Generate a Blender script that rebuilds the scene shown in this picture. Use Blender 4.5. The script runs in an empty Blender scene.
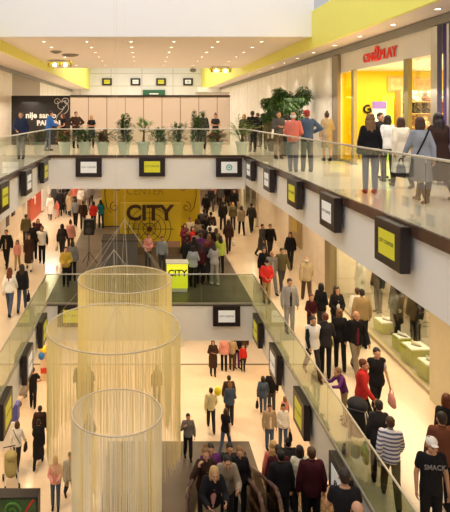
import bpy, math, random
from mathutils import Vector, Matrix, noise
R = math.radians
C = bpy.context.scene.collection
SC = bpy.context.scene

# ------------------------------------------------------------------ camera, world, exposure
EY = 12.3                      # eye height above the ground floor; upper floors at 5.4 and 10.6
L0, L1, L2 = 0.0, 5.4, 10.6
F = 560.0; VX = 142.0; VY = 113.0
cam_d = bpy.data.cameras.new('camera'); cam = bpy.data.objects.new('camera', cam_d); C.objects.link(cam)
cam.location = (0, 0, EY); cam.rotation_euler = (R(90), 0, 0)
cam_d.sensor_fit = 'HORIZONTAL'; cam_d.sensor_width = 36.0; cam_d.lens = F / 450.0 * 36.0
cam_d.shift_x = (225 - VX) / 450.0; cam_d.shift_y = -(256 - VY) / 450.0
cam_d.clip_end = 300
SC.camera = cam
SC.view_settings.view_transform = 'Standard'; SC.view_settings.look = 'None'
SC.view_settings.gamma = 1.0; SC.view_settings.use_curve_mapping = False
SC.view_settings.exposure = 0.04
w = bpy.data.worlds.new('world'); SC.world = w; w.use_nodes = True
w.node_tree.nodes['Background'].inputs[0].default_value = (1.0, 0.97, 0.95, 1)
w.node_tree.nodes['Background'].inputs[1].default_value = 0.52

def area(name, loc, sx, sy, power, col=(1, .80, .56), rot=(0, 0, 0)):
    l = bpy.data.lights.new(name, 'AREA'); l.shape = 'RECTANGLE'; l.size = sx; l.size_y = sy
    l.energy = power; l.color = col
    o = bpy.data.objects.new(name, l); o.location = loc; o.rotation_euler = rot; C.objects.link(o)
    return o
WARM = (1, .75, .47); NEUT = (1, .88, .72)
area('light_upper_right', (6.2, 20, 12.9), 0.8, 26, 190, NEUT)
area('light_upper_left', (-6.0, 24, 12.9), 0.8, 20, 240, NEUT)
area('light_upper_ceiling', (0.2, 27, 13.1), 9, 11, 380, NEUT)
area('light_middle_right', (5.5, 19, 9.42), 2.0, 28, 150, WARM)
area('light_middle_left', (-5.4, 25, 9.42), 2.2, 30, 210, WARM)
area('light_middle_bridge', (0.2, 35, 9.25), 6.5, 22, 170, WARM)
area('light_ground_left', (-5.2, 19, 4.2), 2.4, 22, 150, WARM)
area('light_ground_right', (5.6, 19, 4.2), 2.4, 22, 150, WARM)
area('light_ground_bridge', (0.2, 27, 3.95), 6.5, 10, 220, WARM)
area('light_far_court', (0.2, 45, 17), 9, 16, 1300, NEUT)
area('atrium_fill', (0.2, 9, 21), 12, 18, 1280, (1, .97, .96))  # unseen overhead area light, added as fill to brighten the atrium fascias
def spot(x, y, z, power, ang=110, col=WARM, r=.13):
    l = bpy.data.lights.new('downlight_lamp', 'SPOT'); l.energy = power; l.color = col; l.spot_size = R(ang); l.spot_blend = .7; l.shadow_soft_size = r
    o = bpy.data.objects.new('downlight_lamp', l); o.location = (x, y, z); C.objects.link(o)
SPOTS1 = [(5.4, y) for y in (11.5, 15, 18.5, 22.5, 27, 32, 38)] + [(-5.3, y) for y in (17.5, 21.5, 26, 31, 36, 42)] + [(-1.5, 30), (2, 30), (2, 25), (3, 37)]
SPOTS0 = [(5.2, y) for y in (17, 22, 26)] + [(-5.0, y) for y in (16, 20, 24.5)] + [(-2, 23.5), (2.2, 23.5), (-2, 28), (2.2, 28)]
for x, y in SPOTS1: spot(x, y, 9.25 if abs(x) < 4 else 9.45, 250)
for x, y in SPOTS0: spot(x, y, 3.98 if abs(x) < 4 else 4.24, 230, 125)
for y in (12.3, 16.7, 21.2, 23.4, 25.6, 28, 31): spot(6.5, y, EY+2.24, 60, 80, NEUT, .06)

# ------------------------------------------------------------------ materials
MC = {}
def mat(name, col, rough=.6, metal=0, emit=None, es=1.0, vary=.06, scale=6.0, spec=.4, bump=0):
    if name in MC: return MC[name]
    m = bpy.data.materials.new(name); m.use_nodes = True; nt = m.node_tree; b = nt.nodes['Principled BSDF']
    b.inputs['Roughness'].default_value = rough; b.inputs['Metallic'].default_value = metal
    b.inputs['Specular IOR Level'].default_value = spec
    tc = nt.nodes.new('ShaderNodeTexCoord'); nz = nt.nodes.new('ShaderNodeTexNoise'); nz.inputs['Scale'].default_value = scale
    nz.inputs['Detail'].default_value = 3
    nt.links.new(tc.outputs['Object'], nz.inputs['Vector'])
    mr = nt.nodes.new('ShaderNodeMapRange'); mr.inputs[3].default_value = 1 - vary; mr.inputs[4].default_value = 1 + vary
    nt.links.new(nz.outputs['Fac'], mr.inputs[0])
    vm = nt.nodes.new('ShaderNodeVectorMath'); vm.operation = 'SCALE'; vm.inputs[0].default_value = col[:3]
    nt.links.new(mr.outputs[0], vm.inputs['Scale']); nt.links.new(vm.outputs[0], b.inputs['Base Color'])
    if bump:
        bp = nt.nodes.new('ShaderNodeBump'); bp.inputs['Strength'].default_value = bump
        nt.links.new(nz.outputs['Fac'], bp.inputs['Height']); nt.links.new(bp.outputs[0], b.inputs['Normal'])
    if emit:
        b.inputs['Emission Color'].default_value = (*emit, 1); b.inputs['Emission Strength'].default_value = es
    MC[name] = m; return m

def glass(name, tint, gl=.9, fr=1.45):
    if name in MC: return MC[name]
    m = bpy.data.materials.new(name); m.use_nodes = True; nt = m.node_tree; nt.nodes.clear()
    out = nt.nodes.new('ShaderNodeOutputMaterial'); mx = nt.nodes.new('ShaderNodeMixShader')
    t = nt.nodes.new('ShaderNodeBsdfTransparent'); t.inputs[0].default_value = (*tint, 1)
    g = nt.nodes.new('ShaderNodeBsdfGlossy'); g.inputs['Roughness'].default_value = .03; g.inputs[0].default_value = (gl, gl, gl, 1)
    f = nt.nodes.new('ShaderNodeFresnel'); f.inputs[0].default_value = fr
    mu = nt.nodes.new('ShaderNodeMath'); mu.operation = 'MULTIPLY'; mu.inputs[1].default_value = .28; nt.links.new(f.outputs[0], mu.inputs[0]); nt.links.new(mu.outputs[0], mx.inputs[0]); nt.links.new(t.outputs[0], mx.inputs[1]); nt.links.new(g.outputs[0], mx.inputs[2])
    nt.links.new(mx.outputs[0], out.inputs[0]); MC[name] = m; return m

def tiled(name, c1, c2, sx, sy, rough=.25, mortar=(.5, .42, .33), msize=.006, nscale=.8, plane='xy', veins=False, spec=.5):
    m = bpy.data.materials.new(name); m.use_nodes = True; nt = m.node_tree; b = nt.nodes['Principled BSDF']
    b.inputs['Roughness'].default_value = rough; b.inputs['Specular IOR Level'].default_value = spec
    tc = nt.nodes.new('ShaderNodeTexCoord'); sp = nt.nodes.new('ShaderNodeSeparateXYZ'); cb = nt.nodes.new('ShaderNodeCombineXYZ')
    nt.links.new(tc.outputs['Object'], sp.inputs[0])
    nt.links.new(sp.outputs['XYZ'.index(plane[0].upper())], cb.inputs[0]); nt.links.new(sp.outputs['XYZ'.index(plane[1].upper())], cb.inputs[1])
    br = nt.nodes.new('ShaderNodeTexBrick'); br.offset = 0; br.inputs['Scale'].default_value = 1
    br.inputs['Brick Width'].default_value = sx; br.inputs['Row Height'].default_value = sy
    br.inputs['Mortar Size'].default_value = msize; br.inputs['Mortar Smooth'].default_value = .1
    nt.links.new(cb.outputs[0], br.inputs['Vector'])
    nz = nt.nodes.new('ShaderNodeTexNoise'); nz.inputs['Scale'].default_value = nscale; nz.inputs['Detail'].default_value = 8
    if veins: nz.inputs['Distortion'].default_value = 1.6
    nt.links.new(tc.outputs['Object'], nz.inputs['Vector'])
    cr = nt.nodes.new('ShaderNodeValToRGB'); cr.color_ramp.elements[0].position = .35; cr.color_ramp.elements[1].position = .65
    cr.color_ramp.elements[0].color = (*c1, 1); cr.color_ramp.elements[1].color = (*c2, 1)
    nt.links.new(nz.outputs['Fac'], cr.inputs[0])
    nt.links.new(cr.outputs[0], br.inputs['Color1']); nt.links.new(cr.outputs[0], br.inputs['Color2'])
    br.inputs['Mortar'].default_value = (*mortar, 1)
    nt.links.new(br.outputs['Color'], b.inputs['Base Color'])
    MC[name] = m; return m

# ------------------------------------------------------------------ mesh builder
class MB:
    def __init__(s): s.v = []; s.f = []
    def add(s, vs, fs):
        n = len(s.v); s.v += [Vector(v) for v in vs]; s.f += [tuple(i + n for i in f) for f in fs]; return s
    def box(s, x0, x1, y0, y1, z0, z1):
        return s.add([(x0,y0,z0),(x1,y0,z0),(x1,y1,z0),(x0,y1,z0),(x0,y0,z1),(x1,y0,z1),(x1,y1,z1),(x0,y1,z1)],
                     [(0,3,2,1),(4,5,6,7),(0,1,5,4),(1,2,6,5),(2,3,7,6),(3,0,4,7)])
    def prism(s, pts, ax, a, b):
        """polygon pts (2D) extruded along axis ax from a to b"""
        def P(p, t):
            return {'x': (t, p[0], p[1]), 'y': (p[0], t, p[1]), 'z': (p[0], p[1], t)}[ax]
        n = len(pts)
        return s.add([P(p, a) for p in pts] + [P(p, b) for p in pts],
                     [tuple(range(n))[::-1], tuple(range(n, 2*n))] + [(i, (i+1) % n, n+(i+1) % n, n+i) for i in range(n)])
    def tube(s, a, b, ra, rb=None, n=8):
        a = Vector(a); b = Vector(b); rb = ra if rb is None else rb; d = (b - a)
        if d.length < 1e-6: return s
        d.normalize(); u = d.orthogonal().normalized(); w_ = d.cross(u)
        vs = []
        for c, r in ((a, ra), (b, rb)):
            for i in range(n):
                t = 2*math.pi*i/n; vs.append(c + u*math.cos(t)*r + w_*math.sin(t)*r)
        return s.add(vs, [tuple(range(n))[::-1], tuple(range(n, 2*n))] + [(i, (i+1) % n, n+(i+1) % n, n+i) for i in range(n)])
    def path(s, pts, r, n=8):
        for p, q in zip(pts, pts[1:]): s.tube(p, q, r, r, n)
        return s
    def caps(s, a, b, ra, rb, n=12):
        a = Vector(a); b = Vector(b); d = b - a; L = d.length
        d = d.normalized() if L > 1e-6 else Vector((0, 0, 1)); u = d.orthogonal().normalized(); w_ = d.cross(u)
        rings = [(a - d*ra*math.sin(t), ra*math.cos(t)) for t in (1.2, .7, .3, 0)] + [(b + d*rb*math.sin(t), rb*math.cos(t)) for t in (0, .3, .7, 1.2)]
        vs = []; fs = []
        for c, r in rings:
            for i in range(n):
                t = 2*math.pi*i/n; vs.append(c + u*math.cos(t)*r + w_*math.sin(t)*r)
        for k in range(7):
            for i in range(n): fs.append((k*n+i, k*n+(i+1) % n, (k+1)*n+(i+1) % n, (k+1)*n+i))
        fs += [tuple(range(n))[::-1], tuple(range(7*n, 8*n))]
        return s.add(vs, fs)
    def ell(s, c, r, n=14, m=8, M=None):
        c = Vector(c); vs = []; fs = []
        for k in range(m+1):
            ph = math.pi*(k/m) ; ph = min(max(ph, .05), math.pi-.05)
            for i in range(n):
                t = 2*math.pi*i/n
                p = Vector((r[0]*math.sin(ph)*math.cos(t), r[1]*math.sin(ph)*math.sin(t), -r[2]*math.cos(ph)))
                if M: p = M @ p
                vs.append(c + p)
        for k in range(m):
            for i in range(n): fs.append((k*n+i, k*n+(i+1) % n, (k+1)*n+(i+1) % n, (k+1)*n+i))
        fs += [tuple(range(n))[::-1], tuple(range(m*n, (m+1)*n))]
        return s.add(vs, fs)
    def loft(s, rings, n=20, cap=True):
        """rings: (center, rx, ry[, Matrix])"""
        vs = []; fs = []
        for q in rings:
            c, rx, ry = q[:3]; M = q[3] if len(q) > 3 else None
            for i in range(n):
                t = 2*math.pi*i/n; p = Vector((rx*math.cos(t), ry*math.sin(t), 0))
                if M: p = M @ p
                vs.append(Vector(c) + p)
        for k in range(len(rings)-1):
            for i in range(n): fs.append((k*n+i, k*n+(i+1) % n, (k+1)*n+(i+1) % n, (k+1)*n+i))
        if cap: fs += [tuple(range(n))[::-1], tuple(range((len(rings)-1)*n, len(rings)*n))]
        return s.add(vs, fs)
    def torus(s, c, Rr, r, n=64, m=8):
        vs = []; fs = []
        for i in range(n):
            t = 2*math.pi*i/n
            for j in range(m):
                p = 2*math.pi*j/m; q = Rr + r*math.cos(p)
                vs.append((c[0]+q*math.cos(t), c[1]+q*math.sin(t), c[2]+r*math.sin(p)))
        for i in range(n):
            for j in range(m):
                fs.append((i*m+j, ((i+1) % n)*m+j, ((i+1) % n)*m+(j+1) % m, i*m+(j+1) % m))
        return s.add(vs, fs)
    def mesh(s, name, m=None, smooth=False, off=None):
        me = bpy.data.meshes.new(name)
        me.from_pydata([tuple(v - off) if off is not None else tuple(v) for v in s.v], [], s.f)
        if m: me.materials.append(m)
        if smooth: me.polygons.foreach_set('use_smooth', [True]*len(me.polygons))
        me.update(); return me
    def build(s, name, m, parent=None, smooth=False, local=False):
        off = None
        if parent is not None and not local:
            off = Vector((0, 0, 0)); p = parent
            while p: off += p.location; p = p.parent
        o = bpy.data.objects.new(name, s.mesh(name, m, smooth, off)); C.objects.link(o); o.parent = parent
        return o
def tag(o, label=None, cat=None, group=None, kind=None):
    if label: o['label'] = label
    if cat: o['category'] = cat
    if group: o['group'] = group
    if kind: o['kind'] = kind
    return o
def thing(name, label, cat, loc=(0,0,0), rz=0, group=None):
    o = bpy.data.objects.new(name, None); C.objects.link(o); o.location = loc; o.rotation_euler = (0, 0, rz)
    o.empty_display_size = .1
    return tag(o, label, cat, group)
def struct(name, mb, m): return tag(mb.build(name, m), kind='structure')
def bevel(o, wdt=.01, seg=2):
    b = o.modifiers.new('bevel', 'BEVEL'); b.width = wdt; b.segments = seg; b.limit_method = 'ANGLE'; return o
def text(name, s, size, loc, rot, m, parent=None, ext=.004, off=0.0, align='CENTER', sx=1.0, space=1.0):
    cu = bpy.data.curves.new(name, 'FONT'); cu.body = s; cu.size = size; cu.extrude = ext; cu.offset = off
    cu.align_x = align; cu.align_y = 'CENTER'; cu.resolution_u = 3; cu.space_character = space
    t = bpy.data.objects.new(name + '_src', cu); C.objects.link(t)
    dg = bpy.context.evaluated_depsgraph_get(); me = bpy.data.meshes.new_from_object(t.evaluated_get(dg))
    bpy.data.objects.remove(t); bpy.data.curves.remove(cu)
    me.name = name; me.materials.clear(); me.materials.append(m)
    o = bpy.data.objects.new(name, me); C.objects.link(o); o.location = loc; o.rotation_euler = rot; o.parent = parent
    o.scale = (sx, 1, 1)
    return o
def copy_thing(root, loc=None, rz=None, label=None):
    r = root.copy(); C.objects.link(r)
    for ch in root.children:
        c = ch.copy(); C.objects.link(c); c.parent = r
        for g in ch.children:
            d = g.copy(); C.objects.link(d); d.parent = c
    if loc is not None: r.location = loc
    if rz is not None: r.rotation_euler = (0, 0, rz)
    if label: r['label'] = label
    return r

white = mat('white_paint', (.86, .83, .80), .6, vary=.015)
ceil_m = mat('ceiling_paint', (.80, .68, .56), .6, vary=.02)
yellow_p = mat('yellow_wall_paint', (.84, .80, .16), .6, vary=.03)
floor_m = tiled('polished_beige_floor', (.74, .60, .44), (.80, .67, .51), .9, .9, .16, mortar=(.62, .49, .36), msize=.004, spec=.6)
floor_up = tiled('polished_cream_floor', (.80, .70, .58), (.84, .75, .63), .9, .9, .18, mortar=(.7, .6, .48), msize=.004, spec=.6)
carpet = tiled('dark_platform_floor', (.10, .085, .065), (.15, .125, .095), 1.2, 1.2, .4, mortar=(.08, .065, .05), msize=.008)
matfloor = tiled('dark_stone_landing', (.085, .068, .05), (.12, .095, .07), 1.0, 1.0, .45, mortar=(.1, .08, .06), msize=.01)
marble = tiled('beige_marble', (.80, .68, .55), (.86, .77, .66), 1.5, 6, .3, mortar=(.62, .52, .42), msize=.01, nscale=1.6, plane='yz', veins=True)
dark = mat('dark_brown_frame', (.022, .013, .012), .35, vary=.1)
bronze = mat('dark_bronze_channel', (.10, .055, .035), .25, .3, vary=.5, scale=2.5)
steel = mat('brushed_steel', (.62, .60, .54), .3, .9)
stripm = mat('grey_ceiling_track', (.26, .25, .22), .5, vary=.1)
gl_rail = glass('railing_glass', (.76, .82, .73))
gl_up = glass('clear_railing_glass', (.90, .93, .88))
gl_shop = glass('shop_window_glass', (.92, .94, .90))
lampm = mat('downlight_glow', (1, .9, .7), .5, emit=(1, .86, .6), es=12)
black = mat('black_plastic', (.012, .012, .014), .4)

# ------------------------------------------------------------------ structure
XR, XL, XL1 = 4.05, -3.65, -3.5
WX = 7.05
struct('floor', MB().box(-12, 12, -4, 27.4, -.25, 0), floor_m)
struct('floor', MB().box(-12, 12, 27.4, 46, -.25, .0), mat('pale_stone_floor', (.74, .66, .56), .3))
struct('trim_1', MB().box(-7, 7, 27.34, 27.46, .001, .012), mat('dark_floor_strip', (.22, .17, .12), .4))
struct('floor', MB().box(-1.28, 4.0, 10.5, 20.95, 0.002, .02), matfloor)
struct('wall_back', MB().box(-12, 12, 46, 46.2, 0, L1), white)
# middle slabs
struct('ceiling', MB().box(XR, 12, 1, 50, 4.3, 5.3), white)
struct('ceiling', MB().box(-12, XL1, 1, 50, 4.3, 5.3), white)
struct('ceiling', MB().box(XL1, XR, 20.3, 50, 4.05, 5.3), white)
struct('floor', MB().box(XR, 12, 1, 50, 5.3, 5.4), floor_m)
struct('floor', MB().box(-12, XL1, 1, 50, 5.3, 5.4), floor_m)
struct('floor', MB().box(XL1, XR, 35, 50, 5.3, 5.4), floor_m)
struct('floor', MB().box(XL1, XR, 20.3, 35, 5.3, 5.4), carpet)
struct('wall_back', MB().box(-12, 12, 50, 50.2, L1, 9.5), white)
# upper slabs
struct('ceiling', MB().box(XR, 12, 1, 60, 9.5, 10.5), white)
struct('ceiling', MB().box(-12, XL, 1, 60, 9.5, 10.5), white)
struct('ceiling', MB().box(XL, XR, 22, 60, 9.32, 10.5), white)
struct('floor', MB().box(XR, 12, 1, 60, 10.5, 10.6), floor_up)
struct('floor', MB().box(-12, XL, 1, 60, 10.5, 10.6), floor_up)
struct('floor', MB().box(XL, XR, 22, 60, 10.5, 10.6), floor_up)
# side walls
struct('wall_right', MB().box(WX, WX+.25, 1, 13.5, L1, 9.5), marble)
struct('wall_right', MB().box(WX, WX+.25, 21.3, 34, L1, 9.5), marble)
struct('wall_right', MB().box(WX, WX+.25, 40, 50, L1, 9.5), marble)
struct('wall_right', MB().box(WX, WX+.25, 1, 46, 0, 4.3), marble)
struct('wall_left', MB().box(-WX-.25, -WX, 1, 46, 0, 4.3), marble)
struct('wall_left', MB().box(-WX-.25, -WX, 1, 33.5, L1, 9.5), marble)
struct('wall_left', MB().box(-WX-.25, -WX, 39, 50, L1, 9.5), white)
struct('wall_left', MB().box(-WX-.25, -WX, 1, 30.4, L2, 16), marble)
struct('wall_left', MB().box(-WX-.25, -WX, 30.4, 38.7, L2, 14.6), mat('grey_brown_panel', (.36, .29, .22), .5))
struct('wall_left', MB().box(-WX-.25, -WX, 38.7, 60, L2, 14.6), tiled('white_wall_panels', (.86, .82, .76), (.88, .85, .8), 2.2, 8, .5, mortar=(.6, .55, .5), msize=.04, plane='yz'))
struct('wall_right', MB().box(WX, WX+.25, 20.3, 60, L2, 14.6), tiled('beige_marble_upper', (.80, .73, .65), (.90, .85, .78), 3.4, 8, .3, mortar=(.42, .36, .3), msize=.03, nscale=1.2, plane='yz', veins=True))
# upper ceiling, soffits, yellow faces
ZS = EY + 2.3; ZC = EY + 2.7
struct('ceiling', MB().box(-5.2, 6.0, 19.6, 33.6, ZC, ZC+.3), ceil_m)
struct('wall_front', MB().box(-8, 6.0, 19.55, 19.75, ZC-.03, 19), mat('white_bulkhead_paint', (.88, .87, .88), .6, vary=.01))
struct('ceiling', MB().box(6.02, 7.3, 1, 60, ZS, ZS+.25), ceil_m)
struct('ceiling', MB().box(-7.3, -5.22, 1, 60, ZS+.05, ZS+.3), ceil_m)
struct('wall_right', MB().box(5.93, 6.03, 1, 19.55, ZS-.03, EY+3.55), yellow_p)
struct('wall_right', MB().box(5.93, 6.03, 19.76, 33.6, ZS-.03, ZC), yellow_p)
struct('trim_2', MB().box(6.03, 6.6, 1, 19.5, EY+3.5, EY+3.62), white)
struct('wall_right', MB().box(6.5, 6.6, 1, 19.5, EY+3.62, 19), white)
struct('wall_left', MB().box(-5.3, -5.2, 1, 33.6, ZS, ZC+.5), yellow_p)
struct('wall_left', MB().box(-5.3, -5.2, 33.6, 56, ZS, EY+5.2), yellow_p)
struct('wall_right', MB().box(5.93, 6.03, 33.6, 56, ZS-.03, EY+5.2), yellow_p)
struct('wall_back', MB().box(-8, 8, 56, 56.3, L2, EY+7), tiled('far_gallery_wall', (.82, .80, .77), (.86, .84, .81), 3.1, 1.25, .6, mortar=(.66, .62, .56), msize=.05, plane='xz'))
struct('trim_3', MB().box(WX-.1, WX+.02, 1, 60, ZS-.22, ZS-.02), stripm)
struct('trim_4', MB().box(-WX-.02, -WX+.1, 1, 60, ZS-.17, ZS+.03), stripm)

for k in range(7): struct('trim_%d' % (20+k), MB().box(-8, 9, 1.5+k*2.9, 1.65+k*2.9, 20.2, 20.5), white)  # unseen roof beams, added to dress the overhead fill light
struct('trim_27', MB().box(-8.2, -8, 1.4, 19.5, 19, 20.5), white); struct('trim_28', MB().box(9, 9.2, 1.4, 19.5, 19, 20.5), white)

# ------------------------------------------------------------------ glass railings
def rail_thing(name, label, a, b, z, glassm, seg=1.35, gap=.02, ch=(-.13, .05)):
    """a,b: (x,y) ends, z: floor height"""
    a = Vector((*a, z)); b = Vector((*b, z)); t = thing(name, label, 'railing', a)
    d = (b-a); L = d.length; d.normalize(); nrm = Vector((-d.y, d.x, 0)); n = max(1, round(L/seg)); up = Vector((0, 0, 1))
    def slab(mb, p, q, z0, z1, th):
        c = []
        for zz in (z0, z1):
            for pt, sg in ((p, 1), (q, 1), (q, -1), (p, -1)): c.append(pt + nrm*th*.5*sg + up*zz)
        mb.add(c, [(0,3,2,1),(4,5,6,7),(0,1,5,4),(1,2,6,5),(2,3,7,6),(3,0,4,7)])
    for i in range(n):
        mb = MB(); slab(mb, a + d*(L*i/n+gap/2), a + d*(L*(i+1)/n-gap/2), .0, 1.04, .014)
        mb.build('glass_panel', glassm, t)
    mb = MB(); mb.caps(a + up*1.07, b + up*1.07, .021, .021, 10); mb.build('handrail', steel, t, smooth=True)
    mb = MB(); slab(mb, a, b, ch[0], ch[1], .06); mb.build('base_channel', bronze if z > 8 else mat('pale_channel', (.42, .38, .32), .35, .3), t)
    for i in range(1, n): MB().tube(a+d*(L*i/n)+up*1.0, a+d*(L*i/n)+up*1.06, .008, n=6).build('bracket', steel, t)
    return t
rail_thing('glass_railing', 'clear glass railing along the right edge of the top gallery', (XR-.04, 6.5), (XR-.04, 21.96), L2, gl_up)
rail_thing('glass_railing', 'clear glass railing along the left edge of the top gallery', (XL+.04, 8), (XL+.04, 21.96), L2, gl_up)
rail_thing('glass_railing', 'clear glass railing of the top bridge in front of the potted plants', (XL+.04, 21.96), (XR-.04, 21.96), L2, gl_up, 1.5, ch=(-.05, .05))
rail_thing('glass_railing', 'greenish glass railing sloping away along the right side of the middle level', (XR-.04, 8.0), (XR-.04, 20.26), L1, gl_rail, ch=(-.04, .04))
rail_thing('glass_railing', 'greenish glass railing along the left side of the middle level', (XL1+.04, 9), (XL1+.04, 20.26), L1, gl_rail, ch=(-.04, .04))
rail_thing('glass_railing', 'glass railing across the middle bridge before the stage crowd', (XL1+.04, 20.26), (XR-.04, 20.26), L1, gl_rail, 1.9, ch=(-.02, .04))

# ------------------------------------------------------------------ display screens on the fascias
scr_y = mat('yellow_screen', (.60, .56, .03), .4, emit=(.80, .74, .03), es=.16, vary=.02)
scr_w = mat('white_screen', (.75, .75, .72), .4, emit=(.9, .88, .85), es=.2, vary=.02)
ink = mat('dark_print', (.05, .045, .03), .6)
green_ink = mat('teal_print', (.05, .38, .30), .6)
def screen(loc, rz, wdt, h, dep, kind, label, txt=None, group='display screens on the white fascias'):
    """local: faces -Y, back at y=0"""
    t = thing('display_screen', label, 'screen', loc, rz, group)
    b = .185*wdt/.95
    mb = MB().box(-wdt/2, wdt/2, -dep, 0, 0, h)
    bevel(mb.build('housing', dark, t, local=True), .015)
    m = scr_y if kind.startswith('y') else scr_w
    scr = MB().box(-wdt/2+b, wdt/2-b, -dep-.008, -dep+.002, b*.82, h-b*.82).build('screen', m, t, local=True)
    s = .085*wdt/.95
    if kind == 'y': text('lettering', 'CITY CENTER', s, (0, -dep-.012, h/2+.02), (R(90), 0, 0), ink, scr, .001)
    if kind == 'w': text('lettering', 'CITY CENTER', s, (0, -dep-.012, h/2), (R(90), 0, 0), ink, scr, .001)
    if kind == 'wg':
        mb = MB(); mb.torus((0, 0, 0), .1, .018, 24, 6); mb.ell((0, 0, 0), (.04, .04, .01))
        o = mb.build('emblem', green_ink, scr, local=True); o.location = (0, -dep-.012, h/2); o.rotation_euler = (R(90), 0, 0)
    if kind == 'wr':
        mb = MB(); mb.torus((0, 0, 0), .09, .012, 24, 6); mb.torus((0, .0, 0), .05, .01, 24, 6)
        o = mb.build('emblem', ink, scr, local=True); o.location = (0, -dep-.012, h/2); o.rotation_euler = (R(90), 0, 0)
    return t
def pxX(px, Y): return (px-VX)*Y/F
YB = 22.0; YB1 = 20.3
screen((pxX(89, YB), YB-.07, 10.6-.80), 0, 1.02, .76, .10, 'w', 'white screen in dark frame, leftmost on the top bridge')
screen((pxX(152, YB), YB-.07, 10.6-.78), 0, 1.02, .76, .10, 'y', 'yellow screen in dark frame at the middle of the top bridge')
screen((pxX(228.5, YB), YB-.07, 10.6-.80), 0, 1.02, .76, .10, 'wg', 'white screen with teal ring emblem at right end of the top bridge')
screen((pxX(72, YB1), YB1-.07, 5.4-.80), 0, 1.0, .78, .10, 'y', 'yellow screen on the middle bridge seen behind the string curtains')
screen((pxX(226, YB1), YB1-.07, 5.4-.78), 0, .98, .74, .10, 'w', 'white screen at the right end of the middle bridge')
for (yy, k, lb) in ((8.75, 'y', 'large yellow screen nearest the viewer under the top right railing'), (11.6, 'w', 'white lettered screen second nearest under the top right railing'),
                   (14.3, 'y', 'yellow screen third from the front under the top right railing'), (17.2, 'w', 'white screen fourth from the front under the top right railing'),
                   (20.1, 'w', 'white screen farthest under the top right railing beside the bridge')):
    screen((XR-.07, yy, 10.6-.69), R(-90), .93, .70, .16, k, lb)
for (yy, k, lb) in ((14.0, 'y', 'yellow screen nearest under the top left railing'), (17.0, 'w', 'white screen second nearest under the top left railing'), (20.0, 'y', 'yellow screen farthest under the top left railing')):
    screen((XL+.07, yy, 10.6-.76), R(90), .95, .74, .16, k, lb)
for (yy, k, lb) in ((11.0, 'wr', 'tall white screen with ring emblem nearest under the middle right railing'), (13.7, 'y', 'yellow screen under the middle right railing, second nearest'),
                   (16.4, 'w', 'white screen under the middle right railing, third nearest'), (18.9, 'y', 'yellow screen under the middle right railing beside the bridge')):
    screen((XR-.07, yy, 5.4-.86), R(-90), .95, .86, .16, k, lb)
for (yy, k, lb) in ((13.7, 'y', 'yellow screen nearest under the middle left railing'), (16.4, 'w', 'white screen in the middle under the middle left railing'), (18.9, 'y', 'yellow screen under the middle left railing beside the bridge')):
    screen((XL1+.07, yy, 5.4-.86), R(90), .95, .86, .16, k, lb)
for (px, k, lb) in ((107, 'y', 'small far yellow screen, leftmost above the hoarding'), (135.5, 'w', 'small far white screen, second from left above the hoarding'),
                   (161, 'y', 'small far yellow screen, third from left above the hoarding'), (188, 'wg', 'small far white screen, rightmost above the hoarding')):
    screen((pxX(px, 55.9), 55.95, EY+2.75), 0, .98, .72, .12, k, lb, group='small screens on the far gallery wall')

# ------------------------------------------------------------------ ceiling lights
def downlight(x, y, z, label, group, r=.075):
    t = thing('ceiling_light', label, 'light', (x, y, z), 0, group)
    mb = MB(); mb.torus((0, 0, -.008), r, .016, 20, 6); mb.build('rim', white, t, local=True)
    MB().tube((0, 0, -.012), (0, 0, -.004), r*.9, n=16).build('lamp', lampm, t, local=True)
    return t
first = downlight(-3.7, 21.1, ZC, 'small round downlight in the flat ceiling over the top bridge', 'downlights in the flat bridge ceiling')
for X in (-3.7, -2.07, -.41, 1.2, 2.86, 4.5):
    for Y in (21.1, 22.9, 24.8, 26.8, 29, 31.5):
        if (X, Y) != (-3.7, 21.1): copy_thing(first, (X, Y, ZC))
first = downlight(6.5, 12.3, ZS, 'small round downlight in the right soffit over the top walkway', 'downlights in the right soffit')
for Y in (10.2, 14.5, 16.7, 18.9, 21.2, 23.4, 25.6, 28, 31, 34, 38): copy_thing(first, (6.5, Y, ZS))
for (x, y, s, lb) in ((-3.75, 24.4, .22, 'dark round ceiling speaker, smaller of the two at left'), (-3.3, 25.8, .36, 'larger dark round ceiling speaker beside the spotlights')):
    t = thing('ceiling_speaker', lb, 'speaker', (x, y, ZC))
    MB().ell((0, 0, -.02), (s, s, .1)).build('dome', mat('brown_dome', (.22, .17, .12), .5), t, smooth=True, local=True)
    mb = MB(); mb.torus((0, 0, -.03), s, .03, 32, 6); mb.build('rim', stripm, t, local=True)
def spotbar(x, y, z, wdt, lb):
    t = thing('spotlight_panel', lb, 'light', (x, y, z))
    MB().box(-wdt/2, wdt/2, -.3, .3, 0, .06).build('panel', yellow_p, t, local=True)
    for sx in (-1, 1): MB().tube((sx*wdt*.35, 0, .05), (sx*wdt*.35, 0, EY+2.71-z), .02).build('hanger', stripm, t, local=True)
    for i in range(5):
        xx = -wdt*.4 + i*wdt*.2
        MB().tube((xx, -.1, 0), (xx, -.16, -.14), .07, .09, 10).build('spotlight', lampm if i % 2 else mat('spot_can', (.5, .42, .05), .5), t, local=True)
spotbar(-4.2, 28.8, EY+2.55, 1.35, 'yellow panel of small spotlights at the left end of the ceiling')
spotbar(4.6, 32.8, EY+2.55, 1.3, 'yellow panel of small spotlights at the right end of the ceiling')
t = thing('security_camera', 'dark dome camera hanging before the far gallery screens', 'camera', (pxX(193, 33.4), 33.4, ZC))
MB().tube((0, 0, 0), (0, 0, -.1), .1, n=14).build('mount', white, t, local=True)
MB().ell((0, 0, -.16), (.2, .2, .12)).build('dome', stripm, t, smooth=True, local=True)
t = thing('green_banner', 'dark green banner with pale lettering far above the hoarding', 'banner', (pxX(154, 55.5), 55.69, EY+1.55))
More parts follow.
